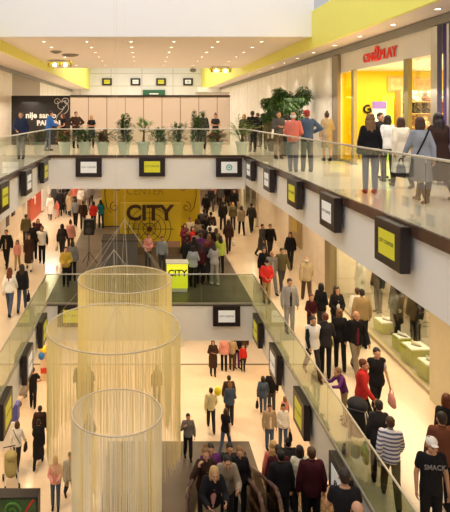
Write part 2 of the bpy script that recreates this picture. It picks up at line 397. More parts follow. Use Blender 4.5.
MB().box(-1.1, 1.1, 0, .3, 0, .75).build('panel', mat('green_banner_cloth', (.03, .13, .07), .6), t, local=True)
MB().box(-.45, .45, -.02, 0, .3, .42).build('lettering', white, t, local=True)

# ------------------------------------------------------------------ hoardings on the top bridge
HB = 30.0
t = thing('black_hoarding', 'tall black hoarding with white writing and curling ornament', 'hoarding', (pxX(11, HB), HB, L2))
MB().box(-7.0, pxX(70, HB), HB, HB+.12, L2, EY+.93).build('panel', mat('black_board', (.018, .014, .013), .35), t)
wt = mat('white_print', (.85, .82, .78), .6)
def loc_of(p, parent): return Vector(p) - parent.location
text('lettering', 'nije samo', .43, loc_of((pxX(41, HB), HB-.01, EY-(115.5-VY)/F*HB), t), (R(90), 0, 0), wt, t, .004, .015)
text('lettering', 'PARKING', .36, loc_of((pxX(51, HB), HB-.01, EY-(123.2-VY)/F*HB), t), (R(90), 0, 0), wt, t, .004, .02)
mb = MB()
def swirl(mb, cx, cz, r0, turns, y, a0=0, sgn=1, th=.02, axis=None):
    pts = []
    for i in range(int(26*turns)+1):
        q = i/(26*turns); a = a0 + sgn*q*turns*2*math.pi; r = r0*(1-q*.85)
        pts.append((cx + r*math.cos(a), y, cz + r*math.sin(a)))
    return mb.path(pts, th, 6)
swirl(mb, pxX(62, HB), EY+.35, .42, 1.3, HB-.02, R(-90), 1); swirl(mb, pxX(66, HB), EY+.62, .22, 1.4, HB-.02, R(200), -1)
swirl(mb, pxX(57, HB), EY+.6, .2, 1.2, HB-.02, 0, 1)
mb.path([(pxX(55, HB), HB-.02, EY-.5), (pxX(58, HB), HB-.02, EY-.1), (pxX(62, HB), HB-.02, EY+.1), (pxX(67, HB), HB-.02, EY+.5)], .02, 6)
mb.build('ornament', mat('grey_print', (.5, .46, .42), .6), t)
t = thing('beige_hoarding', 'long beige hoarding of tall panels with dark top rail behind the plants', 'hoarding', (0, HB, L2))
xs = [70 + i*18.4 for i in range(9)] + [230]
bm_ = mat('beige_board', (.66, .54, .44), .55, vary=.03, scale=1.2)
for a, b in zip(xs, xs[1:]):
    if b - a > 3: MB().box(pxX(a, HB)+.02, pxX(b, HB)-.02, HB, HB+.08, L2, EY+.86).build('panel', bm_, t)
MB().box(pxX(70, HB), pxX(230, HB), HB-.03, HB+.12, EY+.86, EY+.96).build('top_rail', mat('dark_rail', (.06, .045, .04), .4), t)
MB().box(pxX(70, HB), pxX(230, HB), HB+.02, HB+.07, L2, EY+.86).build('backing', mat('brown_gap', (.32, .23, .17), .7), t)
# far door beside the corridor wall
t = thing('shop_doorway', 'beige door panel at the far end of the right corridor', 'door', (5.5, 44, L2))
MB().box(-1.2, 1.3, 0, .15, 0, 3.2).build('panel', bm_, t, local=True)
MB().box(-1.3, 1.4, -.03, .1, 3.2, 3.35).build('lintel', steel, t, local=True)
struct('wall_back', MB().box(5.0, WX, 50, 50.2, L2, 14.6), white)

# ------------------------------------------------------------------ potted plants
potm = mat('pale_green_pot', (.84, .87, .80), .5, vary=.03)
soil = mat('potting_soil', (.06, .035, .02), .9, vary=.4, scale=30)
GR = {k: mat('leaf_' + k, c, .5, vary=.35, scale=9) for k, c in dict(dark=(.035, .085, .016), bush=(.075, .15, .03), mid=(.13, .25, .04), pale=(.24, .36, .08), red=(.38, .07, .03), palm=(.20, .34, .10)).items()}
def leaf(mb, base, d, L, W, droop, n=4, roll=0.0):
    d = Vector(d).normalized(); side = d.cross(Vector((0, 0, 1)))
    side = Vector((1, 0, 0)) if side.length < .05 else side.normalized()
    if roll: side = Matrix.Rotation(roll, 3, d) @ side
    p = Vector(base); vs = []; fs = []
    for i in range(n+1):
        q = i/n; wv = W*math.sin(math.pi*min(.97, q*.9+.1))
        upv = side.cross(d).normalized()
        vs += [p - side*wv*.5 + upv*wv*.15, p.copy(), p + side*wv*.5 + upv*wv*.15]
        d = (d + Vector((0, 0, -droop/n))).normalized(); p = p + d*L/n
    for i in range(n):
        a = i*3; fs += [(a, a+1, a+4, a+3), (a+1, a+2, a+5, a+4)]
    mb.add(vs, fs)
def plant(px, Y, kind, h, label, seed):
    rnd = random.Random(seed); t = thing('potted_plant', label, 'plant', (pxX(px, Y), Y, L2), 0, 'plants in pale green pots on the top bridge')
    mb = MB(); rings = [((0, 0, z), r, r) for z, r in ((0, .17), (.02, .185), (.44, .245), (.45, .275), (.54, .285), (.55, .27), (.49, .25))]
    mb.loft(rings, 20); mb.build('pot', potm, t, smooth=False, local=True)
    MB().tube((0, 0, .48), (0, 0, .505), .245, n=20).build('soil', soil, t, local=True)
    st = MB(); A = MB(); B = MB()
    if kind == 'palm':
        st.tube((0, 0, .5), (0.02, 0, .95), .05, .035)
        for i in range(15):
            a = i*2.4; el = rnd.uniform(.1, 1.3); d = Vector((math.cos(a)*math.cos(el), math.sin(a)*math.cos(el), math.sin(el)))
            tip = Vector((.02, 0, .92)) + d*rnd.uniform(.25, .42); st.tube((.02, 0, .92), tip, .008, n=5)
            for k in range(9):
                f = (k-4)*.26; dd = Matrix.Rotation(f, 3, d.orthogonal()) @ d
                leaf(A, tip, dd, .3, .035, .25)
    elif kind == 'areca':
        for i in range(16):
            a = i*2.4; el = rnd.uniform(.75, 1.45); d = Vector((math.cos(a)*math.cos(el), math.sin(a)*math.cos(el), math.sin(el)))
            p = Vector((d.x*.05, d.y*.05, .5)); L = rnd.uniform(.8, 1.15)*h; dd = d.copy()
            for k in range(8):
                q = p + dd*L/8; st.tube(p, q, .009, n=5); p = q; dd = (dd + Vector((0, 0, -.07*k*.5))).normalized()
                if k > 1:
                    for s in (-1, 1):
                        sd = dd.cross(Vector((0, 0, 1))).normalized()*s
                        leaf(A, p, sd + dd*.9, .30, .04, .5)
    else:
        n = {'bush': 420, 'shrub': 560, 'croton': 330}[kind]; wd = {'bush': .40, 'shrub': .33, 'croton': .38}[kind]
        for k in range(5):
            a = k*1.26; st.tube((0, 0, .5), (math.cos(a)*wd*.5, math.sin(a)*wd*.5, .5+h*.7), .018, .008, 6)
        for i in range(n):
            a = rnd.uniform(0, 6.28); zz = rnd.random(); r = wd*math.sqrt(rnd.random())*(1.15-.5*zz)*(.7+.5*math.sin(a*3+seed))
            p = (r*math.cos(a), r*math.sin(a), .55+h*zz*(.9+.15*math.sin(a*2+seed)))
            el = rnd.uniform(-.1, 1.1); d = (math.cos(a)*math.cos(el), math.sin(a)*math.cos(el), math.sin(el))
            L = {'bush': .16, 'shrub': .19, 'croton': .2}[kind]*rnd.uniform(.7, 1.2)
            leaf(B if (kind == 'croton' and rnd.random() < .45) else A, p, d, L, L*.38, .6, 3)
    st.build('stem', mat('plant_stem', (.16, .12, .05), .8), t, local=True)
    A.build('foliage', GR[{'palm': 'palm', 'areca': 'pale', 'bush': 'bush', 'shrub': 'bush', 'croton': 'mid'}[kind]], t, local=True)
    if B.v: B.build('red_leaves', GR['red'], t, local=True)
YP = 22.5
plant(65, YP, 'croton', .42, 'low red and green plant in the leftmost pale pot', 1)
plant(84.5, YP, 'bush', .55, 'round dark bush in the second pale pot from the left', 2)
plant(103, YP, 'croton', .40, 'low red and green plant in the third pale pot from the left', 3)
plant(124, YP, 'shrub', 1.05, 'tall dark shrub in a pale pot left of the fan palm', 4)
plant(143.5, YP, 'palm', 1.0, 'fan palm with spread leaves in a pale pot', 5)
plant(160, YP, 'bush', .50, 'low dark bush in the pale pot right of the fan palm', 6)
plant(178, YP, 'bush', .75, 'dense rounded bush in the pale pot left of the tallest shrub', 7)
plant(197.5, YP, 'shrub', 1.2, 'tallest dark shrub in a pale pot on the bridge', 8)
plant(216, YP, 'croton', .38, 'low red tinged plant in the pale pot right of the tallest shrub', 9)
plant(242, YP, 'areca', .95, 'feathery light green palm in the rightmost pale pot', 10)
def ficus(x, y, h, rx, label, seed):
    rnd = random.Random(seed); t = thing('ficus_tree', label, 'tree', (x, y, L2), 0, 'indoor trees on the top walkway')
    MB().loft([((0, 0, z), r, r) for z, r in ((0, .25), (.5, .34), (.52, .36), (.56, .36))], 20).build('pot', mat('brown_pot', (.14, .08, .05), .5), t, local=True)
    st = MB(); st.path([(0, 0, .5), (.05, .02, 1.0), (-.02, 0, h*.6), (0, 0, h*.8)], .05, 8)
    A = MB(); B = MB(); cl = []
    for k in range(16):
        a = rnd.uniform(0, 6.28); r = rx*rnd.uniform(.2, .8); cl.append((r*math.cos(a), r*math.sin(a)*.7, h*rnd.uniform(.55, .92)))
    for c in cl: st.tube((0, 0, h*.5), c, .02, .008, 5)
    for i in range(2600):
        c = cl[rnd.randrange(len(cl))]; a = rnd.uniform(0, 6.28); el = rnd.uniform(-1.4, 1.4); rr = rx*.38*rnd.uniform(.5, 1)
        d = (math.cos(a)*math.cos(el), math.sin(a)*math.cos(el), math.sin(el))
        leaf(A if rnd.random() < .75 else B, (c[0]+d[0]*rr, c[1]+d[1]*rr, c[2]+d[2]*rr), (d[0], d[1], d[2]*.3-.3), .17, .07, .8, 2)
    st.build('trunk', mat('bark', (.12, .075, .045), .8, vary=.3, scale=20), t, local=True)
    A.build('foliage', GR['dark'], t, local=True); B.build('light_foliage', GR['mid'], t, local=True)
ficus(6.02, 22.9, 2.78, .78, 'right and larger of the two leafy trees against the marble wall', 11)
ficus(5.9, 25.0, 2.72, .6, 'left leafy tree against the marble wall behind the crowd', 12)

# ------------------------------------------------------------------ toy and cinema shop on the top floor
SY0, SY1 = 13.45, 20.3; ZT = EY+1.42
yw = mat('shop_yellow', (.90, .66, .02), .5, vary=.04)
struct('wall_right', MB().box(WX+.0, WX+.2, SY0, SY1, ZT, ZS), mat('shop_fascia_cream', (.80, .74, .64), .45, vary=.02))
struct('wall_right', MB().box(WX, 13, SY1+.3, SY1+.5, L2, 14.6), yw)
struct('wall_right', MB().box(12.4, 12.6, SY0, SY1+.3, L2, 14.6), yw)
struct('wall_right', MB().box(WX+.25, 12.4, SY0-.15, SY0-.02, L2, 14.6), yw)
struct('ceiling', MB().box(WX+.2, 12.4, SY0, SY1+.3, ZT+.12, ZT+.2), white)
area('light_shop', (9.6, 16.8, ZT+.05), 4.0, 5.5, 460, (1, .86, .62))
def pillar(y0, y1, lb, m, x0=WX-.12, x1=WX-.005, top=ZS-.25, parts=True):
    t = thing('shopfront_post', lb, 'post', (x0, y0, L2), 0, 'posts of the shopfront')
    MB().box(0, x1-x0, 0, y1-y0, .06, top-L2).build('post', m, t, local=True)
    MB().box(-.02, x1-x0+.02, -.02, y1-y0+.02, 0, .06).build('foot', stripm, t, local=True)
pillar(19.85, 20.4, 'wide grey brown post at left edge of the yellow shop', mat('grey_brown_post', (.30, .23, .17), .4))
pillar(18.35, 18.55, 'slim metal post between the yellow glass and shop entrance', mat('olive_metal', (.34, .29, .14), .35, .5), top=ZT)
pillar(14.6, 14.85, 'slim metal post in front of the shop shelves', mat('olive_metal', (.34, .29, .14), .35, .5), top=ZT)
pillar(13.15, 13.45, 'wide steel post between yellow shop and purple shop', steel)
t = thing('shop_window', 'yellow tinted shop window left of the entrance', 'window', (WX, 18.55, L2))
MB().box(WX+.02, WX+.04, 18.56, 19.84, L2+.08, ZT-.02).build('glass_pane', glass('yellow_glass', (1.0, .92, .35)), t)
MB().box(WX-.01, WX+.07, 18.56, 19.84, L2, L2+.08).build('sill', steel, t)
t = thing('shop_window', 'clear shop window pane at right before the shelves', 'window', (WX, 13.46, L2))
MB().box(WX+.02, WX+.04, 13.46, 14.59, L2+.08, ZT-.02).build('glass_pane', gl_shop, t)
MB().box(WX-.01, WX+.07, 13.46, 14.59, L2, L2+.08).build('sill', steel, t)
# sign
redm = mat('red_sign_letters', (.75, .02, .015), .35, emit=(.9, .02, .01), es=.12)
t = thing('shop_sign', 'red raised shop sign lettering on the cream fascia', 'sign', (WX+.055, 16.6, EY+1.70))
rot = (R(90), 0, R(-90))
text('lettering', 'CINE', .38, (-.10, .66, .0), rot, redm, t, .015, .006, sx=1.15)
text('number', '2', .62, (-.12, .06, .05), rot, redm, t, .02, .012)
text('lettering', 'PLAY', .42, (-.10, -.64, .0), rot, redm, t, .015, .006, sx=1.15)
o = text('letter_edge', 'CINE', .38, (-.07, .66, .0), rot, wt, t, .008, .016, sx=1.15); o = text('letter_edge', 'PLAY', .42, (-.07, -.64, 0), rot, wt, t, .008, .016, sx=1.15)
o = text('letter_edge', '2', .62, (-.085, .06, .05), rot, wt, t, .008, .022)
# things on the shop's end wall (faces the viewer)
SW = SY1+.3
def framed(px0, px1, z0, z1, lb, Y=SW-.002):
    x0, x1 = pxX(px0, Y), pxX(px1, Y); t = thing('framed_picture', lb, 'picture', (x0, Y, z0), 0, 'framed pictures high on the yellow wall')
    MB().box(x0, x1, Y-.05, Y, z0, z1).build('frame', mat('pale_gold_frame', (.75, .45, .16), .4), t)
    MB().box(x0+.1, x1-.1, Y-.06, Y-.05, z0+.08, z1-.08).build('picture', mat('soft_red_yellow_print', (.85, .55, .25), .5, vary=.6, scale=5), t)
framed(387, 405, EY+.78, EY+1.35, 'left framed picture high on the yellow shop wall')
framed(413, 434, EY+.75, EY+1.33, 'right framed picture above the shelves of the yellow shop')
t = thing('display_board', 'lime green standing panel inside the yellow shop', 'panel', (pxX(388, 19.6), 19.6, L2))
MB().box(-.2, .2, 0, .06, 0, EY+.62-L2).build('board', mat('lime_green', (.36, .72, .03), .5), t, local=True); MB().box(-.25, .25, -.15, .2, 0, .04).build('base', steel, t, local=True)
t = thing('poster_stand', 'purple and pale poster stand inside the yellow shop', 'poster', (pxX(380, 19.3), 19.3, L2))
MB().box(-.26, .22, 0, .05, 0, EY+.40-L2).build('board', mat('pale_blue_board', (.62, .72, .62), .5, vary=.2, scale=3), t, local=True)
MB().box(-.26, .22, -.01, 0, EY+.15-L2, EY+.40-L2).build('header', mat('purple_header', (.20, .12, .45), .5), t, local=True)
t = thing('letter_decal', 'black letter G on the yellow shop wall', 'letter', (pxX(367, SW), SW-.02, EY+.12))
text('letter', 'G', .42, (0, 0, 0), (R(90), R(-20), 0), black, t, .01, .02)
t = thing('letter_decal', 'small white and black cat face on the yellow shop wall', 'decal', (pxX(372.5, SW), SW-.03, EY-.12))
MB().ell((0, 0, 0), (.13, .02, .11)).build('face', white, t, local=True); MB().ell((-.05, -.015, .02), (.03, .012, .03)).ell((.05, -.015, .02), (.03, .012, .03)).build('eyes', black, t, local=True)
# shelves with soft toys
SHY = 20.0; shx0, shx1 = pxX(396, SHY), 12.3
t = thing('shop_shelves', 'tall open shelves full of goods in the yellow shop', 'shelf', (shx0, SHY, L2))
wood = mat('shelf_wood', (.62, .38, .16), .5)
SHZ = [L2+.25, L2+.72, L2+1.20, L2+1.66, L2+2.08]
for z in SHZ: MB().box(shx0, shx1, SHY-.45, SHY, z, z+.03).build('shelf_board', wood, t)
for x in (shx0, (shx0+shx1)/2, shx1): MB().box(x-.03, x+.03, SHY-.45, SHY, L2, L2+2.5).build('upright', wood, t)
MB().box(shx0, shx1, SHY, SHY+.03, L2, L2+2.5).build('back_panel', mat('cream_back', (.9, .75, .5), .5), t)
rnd = random.Random(5)
toyc = {'white': (.85, .82, .76), 'brown': (.25, .11, .05), 'black': (.02, .02, .02), 'cream': (.80, .62, .38), 'red': (.6, .06, .04)}
def toy(col, loc, s, label):
    o = thing('soft_toy', label, 'soft toy', loc, rnd.uniform(-.4, .4), 'soft toys on the shop shelves'); o.scale = (s, s, s); m = mat('plush_'+col, toyc[col], .95)
    MB().ell((0, 0, .12), (.10, .09, .12), 10, 7).build('body', m, o, True, True)
    MB().ell((0, -.02, .30), (.10, .09, .09), 10, 7).ell((-.08, 0, .38), (.035, .02, .035), 8, 6).ell((.08, 0, .38), (.035, .02, .035), 8, 6).build('head', m, o, True, True)
    for sx in (-1, 1):
        MB().caps((sx*.08, -.02, .19), (sx*.14, -.09, .10), .035, .03, 8).build('arm', m, o, True, True)
        MB().caps((sx*.05, -.05, .04), (sx*.08, -.17, .03), .04, .035, 8).build('leg', m, o, True, True)
names = ['lowest', 'second', 'third', 'fourth', 'top']
for k, z in enumerate(SHZ[:5]):
    n = 9
    for i in range(n):
        x = shx0+.2+i*(shx1-shx0-.4)/(n-1)
        c = 'black' if (k == 3 and i in (0, 1, 2)) else rnd.choice(['white', 'cream', 'brown', 'cream', 'white', 'red'])
        toy(c, (x, SHY-.22, z+.03), .95, '%s soft toy sitting on the %s shelf of the yellow shop' % (c, names[k]))
# purple shop
pm = mat('purple_shopfront', (.10, .055, .22), .25, vary=.15, scale=2)
struct('wall_right', MB().box(WX+.02, WX+.25, 1, 13.15, L2, ZS), pm)
t = thing('shopfront_post', 'slim steel post at the purple shopfront', 'post', (WX-.06, 12.75, L2), 0, 'posts of the shopfront'); MB().box(0, .055, 0, .1, .05, ZS-L2-.25).build('post', steel, t, local=True); MB().box(-.02, .055, -.02, .12, 0, .05).build('foot', stripm, t, local=True)

# ------------------------------------------------------------------ shoe shop and wall on the middle level, right
struct('wall_right', MB().box(10.4, 10.6, 13.2, 40, L1, 9.5), mat('shoe_shop_back', (.42, .32, .17), .5, vary=.45, scale=1.8))
struct('floor', MB().box(WX, 10.4, 13.5, 21.3, L1, L1+.06), mat('shop_grey_floor', (.34, .29, .22), .35))
struct('wall_right', MB().box(WX+.25, 10.4, 21.3, 21.5, L1, 9.5), marble)
struct('window_1', MB().box(WX+.05, WX+.07, 13.5, 21.3, L1+.1, 9.5), gl_shop)
struct('trim_6', MB().box(WX-.02, WX+.12, 13.5, 21.3, L1, L1+.1), mat('window_sill_stone', (.5, .4, .25), .4))
struct('trim_7', MB().box(WX-.1, WX+.15, 20.7, 21.3, L1, 9.5), mat('olive_pillar', (.26, .20, .11), .4))
struct('trim_8', MB().box(WX-.12, WX+.25, 12.6, 13.5, L1, 9.5), mat('cream_pillar', (.70, .60, .40), .5))
area('light_shoe_shop', (8.8, 17.5, 9.35), 2.2, 6.5, 420, (1, .82, .52))
ygm = mat('yellow_green_block', (.46, .47, .004), .3)
def pedestal(x, y, s, h, lb):
    t = thing('display_block', lb, 'display block', (x, y, L1+.06), R(3), 'yellow green display blocks in the shoe shop window')
    bevel(MB().box(-s/2, s/2, -s/2, s/2, 0, h).build('block', ygm, t, local=True), .01)
    MB().box(-s/2+.02, s/2-.02, -s/2+.02, s/2-.02, h, h+.03).build('top', white, t, local=True)
    return (x, y, L1+.09+h)
def shoe_on(loc, rz, col, lb):
    t = thing('display_shoe', lb, 'shoe', loc, rz)
    MB().caps((0, .08, .05), (0, -.10, .035), .04, .032, 10).caps((0, .09, .05), (0, .10, .09), .035, .032, 10).build('upper', mat('shoe_'+col[0], col[1], .4), t, True, True)
    MB().box(-.035, .035, -.14, .12, 0, .015).build('sole', black, t, local=True)
for (px, py, s, h, lb, sc, sl) in ((386, 333, .55, .32, 'yellow green block farthest left, under a white bag', ('white', (.8, .78, .74)), 'pale shoe on the farthest display block'),
        (402, 352, .40, .38, 'yellow green block in the middle, narrower and set back', ('white', (.8, .78, .74)), 'white shoe on the narrow middle block'),
        (416, 364, .58, .42, 'widest yellow green block under the dark mannequins', ('cream', (.7, .6, .42)), 'cream shoe on the widest display block'),
        (429, 380, .50, .40, 'nearest yellow green block beside the cream pillar', ('white', (.8, .78, .74)), 'white shoe on the block nearest the pillar')):
    Y = 3864/(py-VY); X = max(pxX(px, Y), WX+.42)
    p = pedestal(X, Y, s, h, lb); shoe_on(p, R(40), sc, sl)
# shop racks at the back with clothes
def rack(x, y, lb):
    t = thing('clothes_rack', lb, 'clothes rack', (x, y, L1+.06)); rr = random.Random(int(x*10))
    mb = MB().path([(0, -.7, 0), (0, -.7, 1.5), (0, .7, 1.5), (0, .7, 0)], .018); mb.tube((-.25, -.7, .02), (.25, -.7, .02), .02); mb.tube((-.25, .7, .02), (.25, .7, .02), .02)
    mb.build('frame', steel, t, local=True)
    for k in range(9):
        c = rr.choice([(.02, .02, .02), (.6, .56, .5), (.3, .05, .04), (.12, .1, .1), (.4, .35, .3)]); yy = -.6 + k*.15
        M = Matrix.Identity(3)
        MB().loft([((0, yy, 1.46), .03, .02), ((0, yy, 1.38), .2, .035), ((0, yy, 1.0), .2, .04), ((0, yy, .65), .24, .045)], 12).build('garment', mat('garment_%d%d%d' % (c[0]*99, c[1]*99, c[2]*99), c, .9), t, True, True)
rack(8.9, 18.6, 'metal rack of hanging clothes in the middle of the shoe shop'); rack(9.3, 16.2, 'metal rack of hanging clothes nearest the cream pillar inside the shoe shop'); rack(9.2, 20.0, 'metal rack of hanging clothes at the back of the shoe shop'); rack(9.4, 17.6, 'second rack of hanging clothes behind the mannequins')
# poster on the marble wall
t = thing('wall_poster', 'framed brown poster with small yellow sheet on the marble wall', 'poster', (WX-.01, 25.6, L1+.9))
MB().box(WX-.06, WX-.005, 24.6, 26.7, L1+.9, L1+2.55).build('frame', mat('tan_frame', (.40, .28, .14), .5, vary=.15), t)
MB().box(WX-.07, WX-.06, 25.2, 26.0, L1+1.5, L1+2.2).build('sheet', mat('mustard_sheet', (.55, .42, .10), .6), t)
# far right shop windows, lit
struct('wall_right', MB().box(9.0, 9.2, 34, 50, L1, 9.5), mat('far_shop_back', (.75, .62, .46), .6))
for k, yy in enumerate((34, 36, 38, 40)):
    t = thing('shopfront_post', 'slim post of the far right shopfront on the middle level', 'post', (WX, yy, L1), 0, 'slim posts of the far right shopfront'); MB().box(-.13, -.005, -.08, .08, .05, 4.1).build('post', steel, t, local=True); MB().box(-.15, -.005, -.1, .1, 0, .05).build('foot', stripm, t, local=True)
struct('window_2', MB().box(WX+.03, WX+.05, 34, 40, L1, 9.5), gl_shop)
area('light_far_shop', (8.0, 37, 9.3), 1.5, 5, 160, (1, .85, .6))

# ------------------------------------------------------------------ left shops on the middle level
t = thing('shopfront', 'red shopfront with white lettering on the left', 'shopfront', (-WX, 36.3, L1))
MB().box(-WX-.2, -WX+.05, 33.65, 38.9, L1, L1+2.15).build('panel', mat('red_orange_front', (.60, .08, .03), .4), t)
MB().box(-WX-.2, -WX+.05, 33.65, 38.9, L1+2.15, 9.49).build('header', white, t)
text('lettering', 'B', .95, (.08, -.6, 1.75), (R(90), 0, R(90)), wt, t, .01, .02); text('lettering', '8', .8, (.08, .2, 1.2), (R(90), 0, R(90)), wt, t, .01, .02)
MB().box(-WX+.05, -WX+.08, 34.0, 35.1, L1, L1+2.2).build('door_glass', gl_shop, t)
for k, (yy, z) in enumerate(((29.2, 1.0), (30.6, 1.3), (32.0, 1.55))):
    t = thing('wall_picture', ['nearest small dark square picture on the left shop wall', 'middle small dark square picture on the left shop wall', 'farthest small dark square picture on the left shop wall'][k], 'picture', (-WX, yy, L1+z), 0, 'small dark square pictures on the left shop wall')
    MB().box(0, .05, -.35, .35, 0, .6).build('frame', black, t, local=True); MB().box(.05, .06, -.25, .25, .1, .5).build('print', mat('brown_print', (.12, .07, .05), .5), t, local=True)
for k, yy in enumerate((28.2, 33.45, 39.1, 42)):
    t = thing('shopfront_post', 'pale post between the left shops on the middle level', 'post', (-WX, yy, L1), 0, 'pale posts between the left shops'); MB().box(.005, .16, -.15, .15, .1, 4.1).build('post', white, t, local=True); MB().box(.005, .18, -.17, .17, 0, .1).build('foot', stripm, t, local=True)
area('light_left_shops', (-6.3, 37, 9.3), 1.2, 7, 160, (1, .9, .75))

# ------------------------------------------------------------------ stage on the middle bridge
gold = mat('gold_backdrop', (.62, .46, .012), .5, vary=.04, scale=1)
goldl = mat('gold_front_panel', (.66, .50, .02), .5, vary=.04, scale=1)
dk = mat('dark_brown_print', (.07, .03, .01), .6)
BY = 34.0
t = thing('stage_backdrop', 'wide golden stage backdrop with curling dark ornaments and faint CENTER lettering', 'backdrop', (0, BY, L1))
bx0, bx1 = pxX(102, BY), pxX(200, BY)
MB().box(bx0, bx1, BY, BY+.2, L1+.05, L1+3.55).build('panel', gold, t)
text('lettering', 'CENTER', .62, loc_of((pxX(145, BY), BY-.01, EY-(191.5-VY)/F*BY), t), (R(90), 0, 0), mat('olive_print', (.36, .27, .02), .6), t, .003, .0)
mb = MB()
for s, cx in ((1, 113), (-1, 188)):
    X0 = pxX(cx, BY)
    swirl(mb, X0+s*.25, L1+2.35, .28, 1.4, BY-.02, R(200 if s > 0 else -20), -s, .02); swirl(mb, X0-s*.1, L1+2.75, .2, 1.3, BY-.02, 0, s, .02)
    swirl(mb, X0+s*.1, L1+1.2, .32, 1.2, BY-.02, R(90), s, .02)
    mb.path([(X0-s*.45, BY-.02, L1+2.6), (X0-s*.5, BY-.02, L1+1.9), (X0-s*.38, BY-.02, L1+1.2), (X0-s*.1, BY-.02, L1+.85)], .02, 6)
mb.build('ornament', dk, t)
MB().box(bx0, bx1, BY-.05, BY+.25, L1, L1+.05).build('foot', black, t)
PY = 27.4
t = thing('city_panel', 'golden front panel with big dark CITY lettering and target rings', 'stage panel', (0, PY, L1))
px0, px1 = pxX(120, PY), pxX(181, PY); pz = lambda py, Y=PY: EY-(py-VY)/F*Y
MB().box(px0, px1, PY, PY+.15, L1+.35, pz(203)).build('panel', goldl, t)
MB().box(pxX(139, PY), px1-.05, PY-.02, PY, pz(253), pz(241)).build('band', mat('dusty_pink_band', (.42, .24, .16), .6), t)
text('lettering', 'CITY', 1.04, loc_of((pxX(149.5, PY), PY-.01, pz(213.5)), t), (R(90), 0, 0), dk, t, .004, .035, sx=1.02)
text('lettering', 'CENTER', .40, loc_of((pxX(143, PY), PY-.01, pz(226)), t), (R(90), 0, 0), mat('olive_print', (.36, .27, .02), .6), t, .003, .0)
mb = MB(); rc = (pxX(149.5, PY), pz(229))
for r in (.30, .55, .80, 1.05): 
    n = 48; pts = [(rc[0]+r*math.cos(2*math.pi*i/n), PY-.02, rc[1]+r*math.sin(2*math.pi*i/n)) for i in range(n+1)]
    mb.path(pts, .014, 5)
for a in range(4): mb.tube((rc[0]-1.2*math.cos(a*math.pi/4)*(a % 2 == 0 or .6), PY-.02, rc[1]-1.1*math.sin(a*math.pi/4)*(a % 2 == 0 or .6)), (rc[0]+1.2*math.cos(a*math.pi/4)*(a % 2 == 0 or .6), PY-.02, rc[1]+1.1*math.sin(a*math.pi/4)*(a % 2 == 0 or .6)), .014, n=5)
tr_ = mb.build('target_rings', dk, t)
MB().tube((rc[0], PY-.04, rc[1]), (rc[0], PY, rc[1]), .13, n=20).build('target_centre', dk, tr_)
MB().box(px0, px1, PY-.1, PY+.25, L1, L1+.35).build('plinth', mat('brown_plinth', (.2, .14, .08), .5), t)
t = thing('stage_block', 'grey cloth covered block on the stage left of the golden panel', 'stage block', (pxX(121, 25.2), 25.2, L1))
MB().box(-.85, .75, -.1, 1.2, 0, 1.15).build('cover', mat('grey_cloth', (.17, .155, .15), .8), t, local=True)
MB().box(-.88, .78, -.13, 1.23, 1.15, 1.19).build('top', mat('dark_top', (.06, .05, .05), .6), t, local=True)
CYY = 21.6
t = thing('promotion_counter', 'bright yellow lit counter with dark CITY lettering beside the crowd', 'counter', (pxX(177.5, CYY), CYY, L1))
bevel(MB().box(-.40, .40, 0, .5, .12, 1.08).build('body', mat('lit_yellow', (.85, .85, .05), .4, emit=(1, .95, .04), es=.55), t, local=True), .02)
MB().box(-.44, .44, -.03, .53, 1.08, 1.12).build('top', mat('white_counter_top', (.85, .84, .7), .4), t, local=True)
MB().box(-.38, .38, .02, .48, 0, .12).build('plinth', white, t, local=True)
text('lettering', 'CITY', .34, (0, -.008, .72), (R(90), 0, 0), ink, t, .002, .01)
t = thing('loudspeaker', 'black loudspeaker on a tall stand left of the stage', 'loudspeaker', (pxX(89, 25.6), 25.6, L1))
cab = bevel(MB().box(-.24, .24, -.18, .18, 1.35, 2.05).build('cabinet', black, t, local=True), .03)
MB().tube((0, -.185, 1.56), (0, -.18, 1.56), .15, n=20).tube((0, -.185, 1.86), (0, -.18, 1.86), .07, n=16).build('speaker_cone', mat('dark_grey_cone', (.06, .055, .05), .6), cab, local=True)
MB().tube((0, 0, .1), (0, 0, 1.35), .02).build('pole', black, t, local=True)
for k in range(3):
    a = k*2.09+.4; MB().tube((0, 0, .55), (.4*math.cos(a), .4*math.sin(a), .0), .014).build('leg', black, t, local=True)
t = thing('sound_desk', 'small black covered equipment on the stage floor', 'equipment', (pxX(113, 27.6), 27.6, L1))
MB().ell((0, 0, .28), (.42, .3, .28)).build('cover', black, t, True, True); MB().box(-.4, .4, -.25, .25, 0, .15).build('base', black, t, local=True)

# ------------------------------------------------------------------ string curtain rings
def string_mat(name, col):
    m = bpy.data.materials.new(name); m.use_nodes = True; nt = m.node_tree; nt.nodes.clear(); out = nt.nodes.new('ShaderNodeOutputMaterial')
    mx = nt.nodes.new('ShaderNodeMixShader'); d = nt.nodes.new('ShaderNodeBsdfDiffuse'); tr = nt.nodes.new('ShaderNodeBsdfTranslucent')
    d.inputs[0].default_value = (*col, 1); tr.inputs[0].default_value = (*col, 1); mx.inputs[0].default_value = .6
    nt.links.new(d.outputs[0], mx.inputs[1]); nt.links.new(tr.outputs[0], mx.inputs[2]); nt.links.new(mx.outputs[0], out.inputs[0]); return m
ropem = string_mat('cream_string', (.96, .90, .64)); yrope = string_mat('golden_string', (.96, .84, .40)); palerope = string_mat('pale_string', (.96, .92, .82))
ringm = mat('white_ring', (.62, .55, .42), .4, vary=.02)
cablem = mat('pale_cable', (.72, .66, .5), .4)
